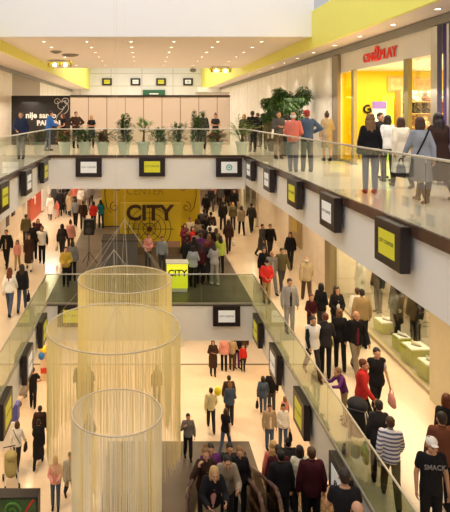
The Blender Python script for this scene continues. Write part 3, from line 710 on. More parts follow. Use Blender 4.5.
def curtain(cx, cy, z, r, L, n, label, wd, seed, mm=None):
    rnd = random.Random(seed); t = thing('string_curtain', label, 'hanging curtain', (cx, cy, z), 0, 'ring curtains of string hanging in the atrium')
    mb = MB(); mb.torus((0, 0, 0), r, .019*cy/16, 96, 8); mb.build('ring', ringm, t, True, True)
    A = MB(); B = MB()
    for i in range(n):
        a = 2*math.pi*i/n + rnd.uniform(-.3, .3)*2*math.pi/n; l = L*(1+rnd.uniform(-.05, .04)); b = a + rnd.uniform(-.012, .012)
        mb = B if rnd.random() < .22 else A; w2 = wd*rnd.uniform(.7, 1.3)
        mb.tube((r*math.cos(a), r*math.sin(a), 0), (r*math.cos(b), r*math.sin(b), -l), w2, w2, 4)
    tag(A.build('strings', mm or ropem, t, local=True), kind='stuff'); tag(B.build('golden_strings', yrope, t, local=True), kind='stuff')
    ap = 1.9
    for k in range(6):
        a = k*math.pi/3 - math.pi/2 + .1
        MB().tube((r*math.cos(a), r*math.sin(a), 0), (0, 0, ap), .0035*cy/16, n=6).build('cable', cablem, t, local=True)
    MB().tube((0, 0, ap), (0, 0, 17-z), .0025, n=6).build('main_cable', cablem, t, local=True)
    l = bpy.data.lights.new('curtain_glow_fill', 'POINT'); l.energy = 5.5*r*L*(cy/14)**1.3; l.color = (1, .86, .6); l.shadow_soft_size = .0015  # bulbless point light added inside the ring to make the strings glow
    lo = bpy.data.objects.new('curtain_glow_fill', l); lo.location = (cx, cy, z-L*.3); C.objects.link(lo)
    MB().ell((0, 0, ap), (.012, .012, .02)).build('hook', steel, t, True, True)
curtain(-.55, 18.0, 6.98, 1.50, 4.3, 580, 'farthest ring curtain of cream strings, hanging before the stage', .0036, 1)
curtain(-.70, 14.0, 6.98, 1.66, 3.05, 620, 'widest ring curtain of cream strings, the middle one of three', .0030, 2)
curtain(-.45, 10.0, 6.98, .80, 3.4, 370, 'smallest and nearest ring curtain of pale strings', .0042, 3, palerope)

# ------------------------------------------------------------------ escalators
u = Vector((math.sin(R(7.5)), math.cos(R(7.5)), 0)); side = Vector((u.y, -u.x, 0)); TAN = .568
YT = 8.75
def tread_z(s): return L1 - max(0, s)*TAN       # s: horizontal run from the top edge
def esc(x11, wdt, label):
    """x11: X of the lane centre at Y=11; lane width between handrails"""
    o = Vector((x11, 11, 0)) - u*((11-YT)/u.y)
    t = thing('escalator', label, 'escalator', (o.x, o.y, L1), 0, 'pair of escalators between ground and middle level')
    run = L1/TAN - .1; hw = wdt/2
    def P(s, a, z): return o + u*s + side*a + Vector((0, 0, z))
    # steps
    mb = MB(); ns = 24
    for i in range(ns):
        s0 = run*i/ns; s1 = run*(i+1)/ns; z = tread_z(s0+.1)-.1
        if z < .1: break
        c = [P(s0, -hw+.12, z-.12), P(s1, -hw+.12, z-.12), P(s1, hw-.12, z-.12), P(s0, hw-.12, z-.12), P(s0, -hw+.12, z), P(s1, -hw+.12, z), P(s1, hw-.12, z), P(s0, hw-.12, z)]
        mb.add(c, [(0,1,2,3),(4,7,6,5),(0,4,5,1),(1,5,6,2),(2,6,7,3),(3,7,4,0)])
    mb.build('steps', mat('dark_steps', (.09, .08, .07), .4, .3), t)
    mb = MB(); th = .35
    c = []
    for s, z0 in ((-.1, L1-.15), (run, .12)):
        c += [P(s, -hw, z0-th), P(s, hw, z0-th), P(s, hw, z0-.04), P(s, -hw, z0-.04)]
    c[4].z = c[5].z = .0
    mb.add(c, [(0,1,2,3),(4,7,6,5),(0,4,5,1),(1,5,6,2),(2,6,7,3),(3,7,4,0)]); mb.build('truss', mat('dark_truss', (.07, .055, .045), .5), t)
    for sg in (-1, 1):
        a = sg*(hw-.04)
        pts = [(-.9, L1+.95), (-.2, L1+.95)] + [(s, tread_z(s)+.95) for s in (.3, run-.3)] + [(run+.1, .93), (run+.6, .93), (run+.78, .8), (run+.8, .6), (run+.7, .45)]
        MB().path([P(s, a, z) for s, z in pts], .035, 8).build('handrail', mat('dark_red_rubber', (.06, .02, .018), .3), t, True)
        mb = MB(); c = []
        gp = [(-.8, L1+.9, L1), (.1, L1+.9, L1), (run, .9, .1), (run+.6, .9, .1)]
        for s, zt, zb in gp: c += [P(s, a-.006, zb), P(s, a+.006, zb), P(s, a+.006, zt), P(s, a-.006, zt)]
        fs = [(0, 1, 2, 3), (12, 15, 14, 13)]
        for k in range(3):
            for j in range(4): fs.append((k*4+j, (k+1)*4+j, (k+1)*4+(j+1) % 4, k*4+(j+1) % 4))
        mb.add(c, fs); mb.build('balustrade', glass('escalator_glass', (.62, .56, .48)), t)
        mb = MB(); mb.path([P(-.8, a, L1+.02), P(.05, a, L1+.02), P(run, a, .12), P(run+.6, a, .12)], .05, 6); mb.build('skirt', steel, t)
    return o
e1 = esc(1.58, 1.22, 'left escalator carrying people up towards the viewer'); e2 = esc(2.98, 1.16, 'right escalator with people seen from behind')
struct('floor', MB().box(.3, XR, 3.5, YT-.25, L1-.35, L1), floor_m)

# ------------------------------------------------------------------ ground level displays
t = thing('promotion_kiosk', 'dark kiosk screen with green and red pattern at bottom left', 'kiosk', (-3.3, 15.6, 0))
bevel(MB().box(-.75, .42, -.1, .3, .3, 1.66).build('housing', black, t, local=True), .02)
kp = mat('green_red_pattern', (.03, .09, .03), .35, vary=.9, scale=4); MB().box(-.7, .36, -.11, -.1, .4, 1.60).build('screen', kp, t, local=True)
mb = MB(); swirl(mb, -.3, 1.30, .25, 1.5, -.12, 0, 1, .03); mb.build('green_leaf_print', mat('leaf_print', (.08, .25, .05), .5), t, local=True)
mb = MB(); mb.path([(.0, -.12, 1.1), (.15, -.12, 1.4), (.3, -.12, 1.6)], .03, 6); mb.build('red_print', mat('red_print', (.5, .03, .02), .5), t, local=True)
MB().box(-.6, .25, -.1, .35, 0, .3).build('base', steel, t, local=True)
def balloon(px, py, Y, col, lb):
    z = EY-(py-VY)/F*Y; t = thing('balloon', lb, 'balloon', (pxX(px, Y), Y, z), 0, 'balloons at the toy stand')
    MB().ell((0, 0, 0), (.15, .15, .18)).build('balloon', mat('balloon_'+lb.split()[0], col, .3), t, True, True); MB().tube((0, 0, -.18), (.03, .02, -.6), .006, n=5).build('cord', white, t, local=True)
balloon(43.5, 349.5, 25.5, (.85, .65, .02), 'yellow balloon at the ground floor stand under the left walkway')
balloon(41.5, 356, 25.4, (.03, .18, .55), 'blue balloon below the yellow balloon at the left stand')
balloon(45, 341, 25.6, (.85, .8, .75), 'white balloon above the yellow balloon at the left stand')
t = thing('toy_stand', 'pale stand with red and orange toys under the balloons', 'display stand', (pxX(45, 25.8), 25.8, 0))
MB().box(-.2, .25, -.1, .3, 0, 1.5).build('body', mat('stand_cream', (.8, .62, .42), .5), t, local=True)
MB().box(-.18, .22, -.12, -.1, .35, .6).build('panel', mat('stand_red', (.7, .06, .03), .5), t, local=True)
t = thing('display_stand', 'white and blue shop stand at left edge of the ground floor', 'display stand', (pxX(2, 20), 20.4, 0))
MB().box(-.9, .35, 0, .5, 0, 1.0).build('counter', white, t, local=True); MB().box(-.9, .45, .1, .45, 1.0, 1.6).build('panel', mat('blue_violet_panel', (.10, .10, .42), .5), t, local=True)
def pram(px, py, rz, col, lb, lvl=0):
    Y = (EY-lvl)*F/(py-VY); t = thing('pushchair', lb, 'pushchair', (pxX(px, Y), Y, lvl), rz)
    MB().loft([((0, 0, .35), .16, .2), ((0, .02, .5), .2, .26), ((0, .1, .8), .2, .12), ((0, .14, .95), .16, .06)], 14).build('seat', mat('pram_'+col[0], col[1], .8), t, True, True)
    MB().ell((0, .05, .95), (.21, .22, .14)).build('hood', mat('pram_'+col[0], col[1], .8), t, True, True)
    for sx in (-1, 1):
        MB().path([(sx*.2, -.35, .12), (sx*.2, .2, .6), (sx*.2, .45, 1.02)], .014, 6).path([(sx*.2, .3, .12), (sx*.2, .0, .42)], .014, 6).build('frame', steel, t, local=True)
        for sy in (-.35, .3):
            o = MB().torus((0, 0, 0), .085, .025, 20, 6).tube((0, 0, -.02), (0, 0, .02), .03).build('wheel', black, t, local=True); o.location = (sx*.22, sy, .11); o.rotation_euler = (0, R(90), 0)
    MB().tube((-.2, .45, 1.02), (.2, .45, 1.02), .018).build('handle', black, t, local=True)
pram(11, 485, R(20), ('tan', (.35, .30, .12)), 'tan and green pushchair in front of the woman in white')
pram(23, 402, R(-40), ('grey', (.35, .3, .27)), 'grey pushchair beside the man in black under the left walkway')
pram(358, 450, R(150), ('black', (.015, .014, .015)), 'black pushchair beside the child leaning at the middle railing', L1)
t = thing('counter', 'white ground floor counter beneath the middle bridge', 'counter', (pxX(172, 29.5), 29.5, 0))
MB().box(-.8, .6, 0, .5, 0, .9).build('body', mat('pale_grey_counter', (.7, .66, .6), .5), t, local=True); MB().box(-.85, .65, -.05, .55, .9, .95).build('top', white, t, local=True)

# ------------------------------------------------------------------ people
def remesh(mb, vox, smooth=2, name='body'):
    me = mb.mesh(name); o = bpy.data.objects.new('tmp', me); C.objects.link(o)
    m = o.modifiers.new('r', 'REMESH'); m.mode = 'VOXEL'; m.voxel_size = vox; m.use_smooth_shade = True
    if smooth:
        s = o.modifiers.new('s', 'SMOOTH'); s.factor = .5; s.iterations = smooth
    dg = bpy.context.evaluated_depsgraph_get(); out = bpy.data.meshes.new_from_object(o.evaluated_get(dg))
    bpy.data.objects.remove(o); bpy.data.meshes.remove(me); out.name = name; out.materials.clear(); return out
# arm vectors: (outwards, forwards, up) for upper arm and forearm
AD = ((.16, -.03, -1), (.06, .22, -1))
POSES = {
 'stand': dict(leg=(2, 2, -2, 2), lean=1, L=AD, R=AD),
 'ease': dict(leg=(7, 10, -4, 2), lean=1, L=AD, R=((.2, -.1, -1), (-.35, .75, -.35))),
 'walk': dict(leg=(22, 6, -16, 20), lean=3, L=((.14, -.38, -1), (.03, -.05, -1)), R=((.14, .35, -1), (0, .65, -.8))),
 'walkb': dict(leg=(-16, 20, 22, 6), lean=3, L=((.14, .35, -1), (0, .65, -.8)), R=((.14, -.38, -1), (.03, -.05, -1))),
 'hips': dict(leg=(5, 2, -5, 2), lean=0, L=((.75, -.25, -.8), (-.8, .45, -.45)), R=((.75, -.25, -.8), (-.8, .45, -.45))),
 'fold': dict(leg=(3, 2, -3, 2), lean=0, L=((.22, .15, -1), (-.9, .55, .08)), R=((.22, .15, -1), (-.9, .5, .0))),
 'front': dict(leg=(3, 2, -2, 2), lean=2, L=((.18, .1, -1), (-.5, .65, -.35)), R=((.18, .1, -1), (-.5, .65, -.35))),
 'phone': dict(leg=(4, 6, -4, 2), lean=2, L=AD, R=((.5, .55, -.75), (-.5, .05, 1))),
 'lean': dict(leg=(4, 4, -6, 2), lean=17, L=((.2, .7, -.8), (-.1, 1, .05)), R=((.2, .7, -.8), (-.1, 1, .05))),
 'bend': dict(leg=(6, 8, -8, 8), lean=17, L=((.2, .35, -.9), (-.2, .9, .1)), R=((.25, .3, -.9), (-.3, .9, -.1))),
 'strap': dict(leg=(10, 8, -8, 10), lean=2, L=AD, R=((.25, .0, -1), (-.35, .6, .75))),
 'look': dict(leg=(8, 8, -8, 8), lean=7, L=((.14, .3, -1), (-.2, .9, .0)), R=((.2, .25, -1), (-.3, .9, -.2))),
}
def skeleton(sex, pose):
    p = POSES[pose]; male = sex == 'm'; J = {}
    sw = .185 if male else .16; hw = .085 if male else .088
    if sex == 'k': sw = .155; hw = .08
    ank = []
    for sx, a, k, n in ((1, p['leg'][0], p['leg'][1], 'L'), (-1, p['leg'][2], p['leg'][3], 'R')):
        h = Vector((sx*hw, 0, 0)); kn = h + Vector((sx*.005, -math.sin(R(a)), -math.cos(R(a))))*.43
        an = kn + Vector((0, -math.sin(R(a-k)), -math.cos(R(a-k))))*.42
        J['hip'+n], J['knee'+n], J['ank'+n] = h, kn, an; ank.append(an.z)
    dz = .085 - min(ank); base = Vector((0, 0, dz))
    for k in list(J): J[k] = J[k] + base
    ln = R(p['lean']); up = Vector((0, -math.sin(ln), math.cos(ln))); J['pel'] = base.copy(); J['up'] = up
    J['fw'] = Vector((0, -math.cos(ln), -math.sin(ln)))
    J['chest'] = base + up*.36; J['neck'] = base + up*.515
    J['head'] = J['neck'] + up*.155 + Vector((0, -.02 - .03*(p['lean'] > 8), -.01 - .02*(p['lean'] > 8)))
    for sx, n in ((1, 'L'), (-1, 'R')):
        s = base + up*.475 + Vector((sx*sw, 0, 0)); ua, fa = p[n]
        vu = Vector((sx*ua[0], -ua[1], ua[2])).normalized(); vf = Vector((sx*fa[0], -fa[1], fa[2])).normalized()
        e = s + vu*.285; wv = e + vf*.245
        J['sh'+n], J['el'+n], J['wr'+n], J['vf'+n], J['vu'+n] = s, e, wv, vf, vu
    return J
def torso_rings(J, sex, inf, z0, z1):
    prof = {'m': [(-.10, .135, .10), (0, .158, .112), (.10, .150, .105), (.20, .147, .10), (.32, .168, .11), (.42, .18, .108), (.48, .16, .09), (.515, .095, .07), (.545, .06, .058)],
            'f': [(-.10, .145, .108), (0, .170, .118), (.10, .148, .102), (.20, .125, .09), (.32, .142, .115), (.40, .15, .11), (.47, .135, .08), (.51, .08, .06), (.54, .05, .05)]}
    pr = prof['f' if sex == 'f' else 'm']
    if sex == 'k': pr = [(z, a*.88, b*.95) for z, a, b in pr]
    M = Matrix.Rotation(math.atan2(-J['up'].y, J['up'].z), 3, 'X'); out = []
    zs = [z for z, _, _ in pr if z0 < z < z1]; zs = [z0] + zs + [z1]
    for z in zs:
        for (a, ra, rb), (b, sa, sb) in zip(pr, pr[1:]):
            if a <= z <= b or (z < pr[0][0] and a == pr[0][0]) or (z > pr[-1][0] and b == pr[-1][0]):
                q = min(1, max(0, (z-a)/(b-a))); rx, ry = ra+(sa-ra)*q, rb+(sb-rb)*q; break
        out.append((J['pel'] + J['up']*z, rx+inf, ry+inf, M))
    return out
def limb_scale(sex): return {'m': 1.0, 'f': .9, 'k': .86}[sex]
def hand(mb, J, n, sx):
    d = J['vf'+n]; t = Vector((0, -1, .25)); t = t - d*t.dot(d)
    if t.length < .35: t = Vector((0, 0, 1)) - d*d.z
    t.normalize(); nrm = d.cross(t)*sx; nrm.normalize(); w_ = J['wr'+n]
    if nrm.x*sx > 0: nrm = -nrm
    for k in (-1.5, -.5, .5, 1.5): mb.caps(w_ + t*k*.012 + d*.01, w_ + t*k*.021 + d*.085, .016, .013, 8)
    for k, L in ((-1.5, .055), (-.5, .075), (.5, .08), (1.5, .07)):
        a = w_ + t*k*.0215 + d*.085; b = a + (d*.9 + nrm*.35 + t*k*.06).normalized()*L*.55; c = b + (d*.6 + nrm*.8 + t*k*.04).normalized()*L*.5
        mb.caps(a, b, .0095, .009, 8); mb.caps(b, c, .009, .007, 8)
    a = w_ + t*.028 + d*.02; b = a + (d*.6 + t*.75 + nrm*.2).normalized()*.045; c = b + (d*.9 + t*.25 + nrm*.35).normalized()*.035
    mb.caps(a, b, .014, .011, 8); mb.caps(b, c, .011, .009, 8)
def head_mb(mb, J, hs=1.0):
    h = J['head']; S = hs
    def q(x, y, z): return h + Vector((x, y, z))*S
    def r(*a): return tuple(v*S for v in a)
    mb.ell(q(0, .012, .028), r(.076, .095, .090), 18, 12); mb.ell(q(0, -.022, -.04), r(.058, .068, .078), 16, 10)
    mb.caps(q(0, -.09, .005), q(0, -.112, -.030), .008*S, .014*S, 8)
    mb.ell(q(0, -.083, -.066), r(.024, .012, .010), 10, 6); mb.ell(q(0, -.073, -.105), r(.024, .018, .018), 10, 6); mb.ell(q(0, -.078, .022), r(.05, .02, .012), 12, 6)
    for s in (-1, 1):
        mb.ell(q(s*.078, .012, -.012), r(.012, .02, .032), 8, 6); mb.ell(q(s*.042, -.062, -.035), r(.022, .025, .022), 8, 6)
    mb.caps(J['neck'] + J['up']*-.03, h + Vector((0, .015, -.05)), .052, .050, 12)
def body_mb(J, sex):
    mb = MB(); k = limb_scale(sex)
    mb.loft(torso_rings(J, sex, 0, -.10, .54), 20)
    for n, sx in (('L', 1), ('R', -1)):
        mb.caps(J['hip'+n] + Vector((0, 0, -.02)), J['knee'+n], .082*k, .055*k); mb.caps(J['knee'+n], J['ank'+n], .052*k, .036*k)
        mb.caps(J['knee'+n].lerp(J['ank'+n], .12), J['knee'+n].lerp(J['ank'+n], .45), .054*k, .050*k)
        a = J['ank'+n]; pit = math.asin(min(.9, max(0, (a.z-.085)/.16)))
        mb.caps(a + Vector((0, .025, -.035)), a + Vector((0, -.14*math.cos(pit), -.045-.14*math.sin(pit))), .036, .028, 10)
        mb.caps(J['sh'+n] - Vector((sx*.03, 0, 0)), J['el'+n], .052*k, .038*k); mb.caps(J['el'+n], J['wr'+n], .038*k, .026*k)
        hand(mb, J, n, sx)
    head_mb(mb, J, 1.18 if sex == 'k' else 1.0)
    return mb
CACHE = {}
def cached(key, fn):
    if key not in CACHE: CACHE[key] = fn()
    return CACHE[key]
def top_mesh(sex, pose, kind):
    J = skeleton(sex, pose); mb = MB(); k = limb_scale(sex); inf = {'tee': .014, 'shirt': .016, 'jacket': .028, 'coat': .030, 'vest': .036, 'dress': .014}[kind]
    z0 = {'tee': -.06, 'shirt': -.08, 'jacket': -.10, 'coat': -.10, 'vest': -.09, 'dress': -.10}[kind]
    mb.loft(torso_rings(J, sex, inf+.004, z0, .528), 20)
    if kind in ('jacket', 'coat', 'shirt'): mb.caps(J['neck'] + J['up']*-.04, J['neck'] + J['up']*.01, .075, .068)
    if kind in ('coat', 'dress'):
        b = J['pel']; L = .52 if kind == 'coat' else .42; fl = .21 if kind == 'coat' else .19
        sp = abs(J['kneeL'].y - J['kneeR'].y)*.5; cy = (J['kneeL'].y + J['kneeR'].y)/2
        mb.loft([(b + Vector((0, 0, -.02)), .18+inf, .125+inf), (b + Vector((0, cy*.4, -L*.5)), .19+inf*.5, .13+inf+sp*.5), (b + Vector((0, cy, -L)), fl, .14+sp+inf*.5)], 20)
    for n, sx in (('L', 1), ('R', -1)):
        s, e, wv = J['sh'+n], J['el'+n], J['wr'+n]; s = s - Vector((sx*.03, 0, 0)); g = inf*.6+.006
        if kind == 'vest' : mb.caps(s, s + Vector((sx*.02, 0, 0)), .075*k+g*.5, .065*k+g*.5)
        elif kind in ('tee', 'dress'): mb.caps(s, s.lerp(e, .5), .062*k+g*.6, .056*k+g*.6)
        else:
            mb.caps(s, e, .058*k+g, .047*k+g); mb.caps(e, e.lerp(wv, .96), .047*k+g, .034*k+g)
    return remesh(mb, .015, 2, kind)
def low_mesh(sex, pose, kind):
    J = skeleton(sex, pose); mb = MB(); k = limb_scale(sex)
    mb.loft(torso_rings(J, sex, .010, -.10, .04), 20)
    for n in 'LR':
        if kind == 'skirt': continue
        mb.caps(J['hip'+n] + Vector((0, 0, -.02)), J['knee'+n], .090*k+.006, .066*k+.006); kn, an = J['knee'+n], J['ank'+n]
        mb.caps(kn, kn.lerp(an, .5), .070*k+.006, .064*k+.006); mb.caps(kn.lerp(an, .5), kn.lerp(an, .95), .064*k+.006, .054*k+.006)
    if kind == 'skirt':
        b = J['pel']; cy = (J['kneeL'].y + J['kneeR'].y)/2; sp = abs(J['kneeL'].y - J['kneeR'].y)*.5
        mb.loft([(b, .18, .125), (b + Vector((0, cy*.5, -.2)), .19, .14+sp*.4), (b + Vector((0, cy, -.46)), .2, .13+sp)], 20)
    return remesh(mb, .014, 2, kind)
def shoe_mesh(sex, pose, n, kind):
    J = skeleton(sex, pose); mb = MB(); a = J['ank'+n]; pit = math.asin(min(.9, max(0, (a.z-.085)/.16))); k = limb_scale(sex)
    mb.caps(a + Vector((0, .03, -.042)), a + Vector((0, -.15*math.cos(pit), -.048-.15*math.sin(pit))), .042, .036, 12)
    mb.caps(a + Vector((0, .01, -.03)), a + Vector((0, 0, .015)), .045, .045, 10)
    if kind == 'boot': mb.caps(a, a.lerp(J['knee'+n], .72), .05, .064*k, 12)
    return remesh(mb, .012, 1, kind)
def wob(me, amp, sc, seed):
    for v in me.vertices:
        nv = noise.noise_vector(v.co*sc + Vector((seed, 0, 0))); v.co += nv*amp
    return me
def hair_mesh(sex, pose, kind):
    J = skeleton(sex, pose); S = 1.18 if sex == 'k' else 1.0; h = J['head']; mb = MB()
    def q(x, y, z): return h + Vector((x, y, z))*S
    def r(*a): return tuple(v*S for v in a)
    if kind == 'thin':
        mb.ell(q(0, .06, -.005), r(.074, .052, .062)); mb.ell(q(-.062, .03, .0), r(.022, .05, .045)); mb.ell(q(.062, .03, .0), r(.022, .05, .045))
        return wob(remesh(mb, .009, 1, 'hair'), .003, 30, 1)
    mb.ell(q(0, .022, .045), r(.084, .098, .088), 16, 10); mb.ell(q(0, .055, -.005), r(.074, .056, .07))
    if kind in ('bob', 'long', 'curly'):
        for s in (-1, 1): mb.ell(q(s*.07, .02, -.035), r(.026, .062, .10))
        mb.ell(q(0, .062, -.05), r(.085, .052, .105))
    if kind in ('long', 'curly'):
        mb.caps(q(0, .085, -.06), J['neck'] + Vector((0, .10, -.16)), .062, .045); mb.caps(q(.055, .07, -.06), J['neck'] + Vector((.07, .09, -.13)), .045, .03); mb.caps(q(-.055, .07, -.06), J['neck'] + Vector((-.07, .09, -.13)), .045, .03)
    if kind == 'curly':
        rr = random.Random(3)
        for i in range(60):
            a = rr.uniform(0, 6.28); z = rr.uniform(-.26, .12); y = .04 + .07*math.sin(a)
            if y < -.02 and z < .04: continue
            mb.ell(q(.085*math.cos(a)*(1 if z < .05 else .7), y, z), r(.026, .026, .026), 8, 5)
    if kind == 'bun': mb.ell(q(0, .045, .145), r(.045, .045, .04))
    if kind == 'pony': mb.ell(q(0, .12, .03), r(.03, .035, .03)); mb.caps(q(0, .13, .02), q(0, .14, -.14), .03, .018)
    return wob(remesh(mb, .011, 1, 'hair'), {'curly': .012}.get(kind, .005), 28, 2)
def cap_mesh(sex, pose):
    J = skeleton(sex, pose); h = J['head']; mb = MB(); mb.ell(h + Vector((0, .015, .055)), (.088, .102, .078), 16, 10); mb.ell(h + Vector((0, -.11, .05)), (.06, .055, .010), 14, 6)
    return remesh(mb, .009, 1, 'cap')
def front_mesh(sex, pose):
    J = skeleton(sex, pose); mb = MB(); u_, f_ = J['up'], J['fw']
    mb.loft([(J['pel'] + u_*z + f_*(y), rx, ry, Matrix.Rotation(math.atan2(-u_.y, u_.z), 3, 'X')) for z, y, rx, ry in ((-.05, .06, .07, .092), (.1, .05, .075, .095), (.25, .05, .08, .092), (.38, .06, .08, .085), (.49, .02, .04, .07))], 16)
    return remesh(mb, .013, 1, 'shirt_front')
def eye_mesh(sex, pose, sx):
    J = skeleton(sex, pose); S = 1.18 if sex == 'k' else 1.0; mb = MB(); mb.ell(J['head'] + Vector((sx*.030, -.088, .003))*S, (.011*S, .006*S, .006*S), 8, 6); return mb.mesh('eye', None, True)
SKIN = {'a': (.55, .29, .17), 'b': (.52, .27, .16), 'c': (.66, .40, .27)}
COL = dict(black=(.012, .011, .013), dark=(.03, .026, .028), navy=(.018, .025, .06), brown=(.085, .045, .025), darkbrown=(.045, .022, .015), maroon=(.055, .008, .012), wine=(.16, .02, .05),
  red=(.55, .03, .025), coral=(.68, .18, .13), pink=(.70, .32, .28), white=(.82, .80, .76), cream=(.80, .72, .55), beige=(.42, .32, .20), tan=(.30, .235, .16), khaki=(.36, .25, .12), grey=(.20, .18, .17),
  lightgrey=(.34, .32, .31), bluegrey=(.30, .32, .36), denim=(.065, .095, .15), jeans=(.07, .10, .17), blue=(.03, .12, .42), teal=(.02, .20, .26), purple=(.14, .03, .16), yellow=(.50, .34, .05), olive=(.13, .11, .05), green=(.45, .55, .08),
  darkgrey=(.07, .065, .065), paleyellow=(.78, .70, .38), rust=(.16, .055, .03))
HAIR = dict(black=(.010, .008, .008), dark=(.025, .014, .010), brown=(.07, .032, .014), auburn=(.12, .03, .012), light=(.22, .11, .04), blonde=(.50, .30, .11), grey=(.35, .32, .29), white=(.70, .66, .60), red=(.25, .03, .02))
def cm(c): return mat('cloth_'+c, COL[c], .85, vary=.12, scale=14, spec=.2)
def hm(c): return mat('hair_'+c, HAIR[c], .55, vary=.3, scale=40, spec=.4)
def sm(c): return mat('skin_'+c, SKIN[c], .5, vary=.05, scale=10)
def kid(parent, name, me, m):
    me2 = me if not me.materials else me
    o = bpy.data.objects.new(name, me2)
    if len(me2.materials) == 0: me2.materials.append(None)
    C.objects.link(o); o.parent = parent; o.material_slots[0].link = 'OBJECT'; o.material_slots[0].material = m
    return o
PLACED = []
ZOF = {'0': L0, '1': L1, '2': L2}
def bagmesh():
    mb = MB(); mb.loft([((0, 0, 0), .05, .15), ((0, 0, .03), .065, .17), ((0, 0, .2), .05, .15), ((0, 0, .24), .03, .12)], 14); return mb
def person(lvl, px, py, rz, sex, pose, h, hair, hc, top, tc, low, lc, label, group=None, shoe='shoe:black', front=None, over=None, cap=None, bag=None, Y=None, X=None, z=None, skin='a', cat='person', headband=None):
    z0 = ZOF[lvl] if z is None else z
    if Y is None: Y = (EY-z0)*F/(py-VY)
    if X is None: X = pxX(px, Y)
    if lvl == '1' and cat == 'person': X = max(-6.7, min(6.62, X))
    if z is None:
        for _ in range(3):
            if any(abs(q[2]-z0) < .3 and math.hypot(q[0]-X, q[1]-Y) < .36 for q in PLACED): Y += .1
            else: break
    PLACED.append((X, Y, z0))
    k = h/{'m': 1.75, 'f': 1.73, 'k': 1.76}[sex]
    b = kid(None, 'person' if cat == 'person' else 'mannequin', cached(('body', sex, pose), lambda: remesh(body_mb(skeleton(sex, pose), sex), .0095, 1, 'person_body')), sm(skin) if cat == 'person' else mat('mannequin_plastic', (.6, .52, .4), .3))
    b.location = (X, Y, z0+.003); b.rotation_euler = (0, 0, R(rz)); b.scale = (k, k, k)
    tag(b, label, cat, group)
    if hair: kid(b, 'hair', cached(('hair', sex, pose, hair), lambda: hair_mesh(sex, pose, hair)), hm(hc))
    nm = {'tee': 'shirt', 'dress': 'dress'}.get(top, top)
    kid(b, nm, cached(('top', sex, pose, top), lambda: top_mesh(sex, pose, top)), tc if not isinstance(tc, str) else cm(tc))
    if low: kid(b, low, cached(('low', sex, pose, low), lambda: low_mesh(sex, pose, low)), cm(lc))
    sk, scn = shoe.split(':')
    for n in 'LR': kid(b, sk, cached(('shoe', sex, pose, n, sk), lambda: shoe_mesh(sex, pose, n, sk)), cm(scn))
    if over: kid(b, 'vest', cached(('top', sex, pose, 'vest'), lambda: top_mesh(sex, pose, 'vest')), cm(over))
    if front: kid(b, 'shirt_front', cached(('front', sex, pose), lambda: front_mesh(sex, pose)), cm(front))
    if cap: kid(b, 'cap', cached(('cap', sex, pose), lambda: cap_mesh(sex, pose)), cm(cap))
    if abs(((rz+180) % 360)-180) < 100 and cat == 'person':
        for sx in (-1, 1): kid(b, 'eye', cached(('eye', sex, pose, sx), lambda: eye_mesh(sex, pose, sx)), mat('eye_dark', (.03, .02, .015), .2))
    if bag:
        bc, sidec, bl = bag; J = skeleton(sex, pose); M = Matrix.Translation(b.location) @ Matrix.Rotation(R(rz), 4, 'Z') @ Matrix.Scale(k, 4)
        hp = M @ (J['wr'+sidec] + J['vf'+sidec]*.09); ssx = 1 if sidec == 'L' else -1
        off = Matrix.Rotation(R(rz), 3, 'Z') @ Vector((ssx*.03, 0, 0))
        t = thing('handbag', bl, 'bag', (hp.x+off.x, hp.y+off.y, hp.z-.36), R(rz))
        m = cm(bc); bagmesh().build('bag_body', m, t, True, True)
        MB().path([(0, -.10, .22), (0, -.06, .34), (0, .0, .37), (0, .06, .34), (0, .10, .22)], .010, 6).build('strap', m, t, local=True)
    return b
P = person
# ---- top level, right walkway
P('2', 370, 194, 175, 'f', 'stand', 1.68, 'curly', 'light', 'jacket', 'black', 'trousers', 'jeans', 'woman with long curly light brown hair in black jacket and jeans before the yellow shop')
P('2', 380, 0, 20, 'm', 'stand', 1.74, 'short', 'dark', 'jacket', 'dark', 'trousers', 'dark', 'dark haired man facing the viewer behind the women at the yellow shop', Y=14.6)
P('2', 388, 182, 190, 'f', 'ease', 1.66, 'bob', 'darkbrown' if 0 else 'dark', 'shirt', 'white', 'trousers', 'darkgrey', 'woman with dark bobbed hair in white top, seen from behind at the shop entrance')
P('2', 401.5, 188, 178, 'f', 'walk', 1.66, 'bob', 'brown', 'coat', 'cream', 'trousers', 'dark', 'woman with brown bobbed hair in knee length cream coat', shoe='boot:brown')
b = P('2', 421, 203, 182, 'f', 'walkb', 1.68, 'bob', 'brown', 'shirt', 'bluegrey', 'skirt', 'grey', 'woman in pale blue grey top with black crossbody strap and dark boots', shoe='boot:black', bag=('dark', 'L', 'dark handbag at the left side of the woman in pale blue grey top'))
J = skeleton('f', 'walkb'); mb = MB(); mb.path([J['shR'] + Vector((.04, .09, .06)), J['chest'] + Vector((0, .15, -.02)), J['pel'] + Vector((.15, .13, .06))], .016, 6); kid(b, 'strap', mb.mesh('strap'), cm('black'))
P('2', 439, 199, 178, 'f', 'walk', 1.76, 'long', 'dark', 'coat', 'darkbrown', 'trousers', 'dark', 'woman with long dark hair in dark brown coat and boots at the purple shopfront', shoe='boot:darkbrown')
P('2', 307, 172, 180, 'm', 'hips', 1.82, 'short', 'red', 'shirt', 'denim', 'trousers', 'darkgrey', 'man in blue denim shirt and red cap, hands on hips, back turned', cap='red')
P('2', 293, 172, 150, 'm', 'front', 1.76, 'thin', 'white', 'shirt', 'coral', 'trousers', 'jeans', 'white haired man in coral red shirt beside the man in denim')
P('2', 278.5, 159, 10, 'm', 'fold', 1.80, 'short', 'dark', 'shirt', 'darkgrey', 'trousers', 'brown', 'man in dark grey shirt and brown trousers under the left leafy tree')
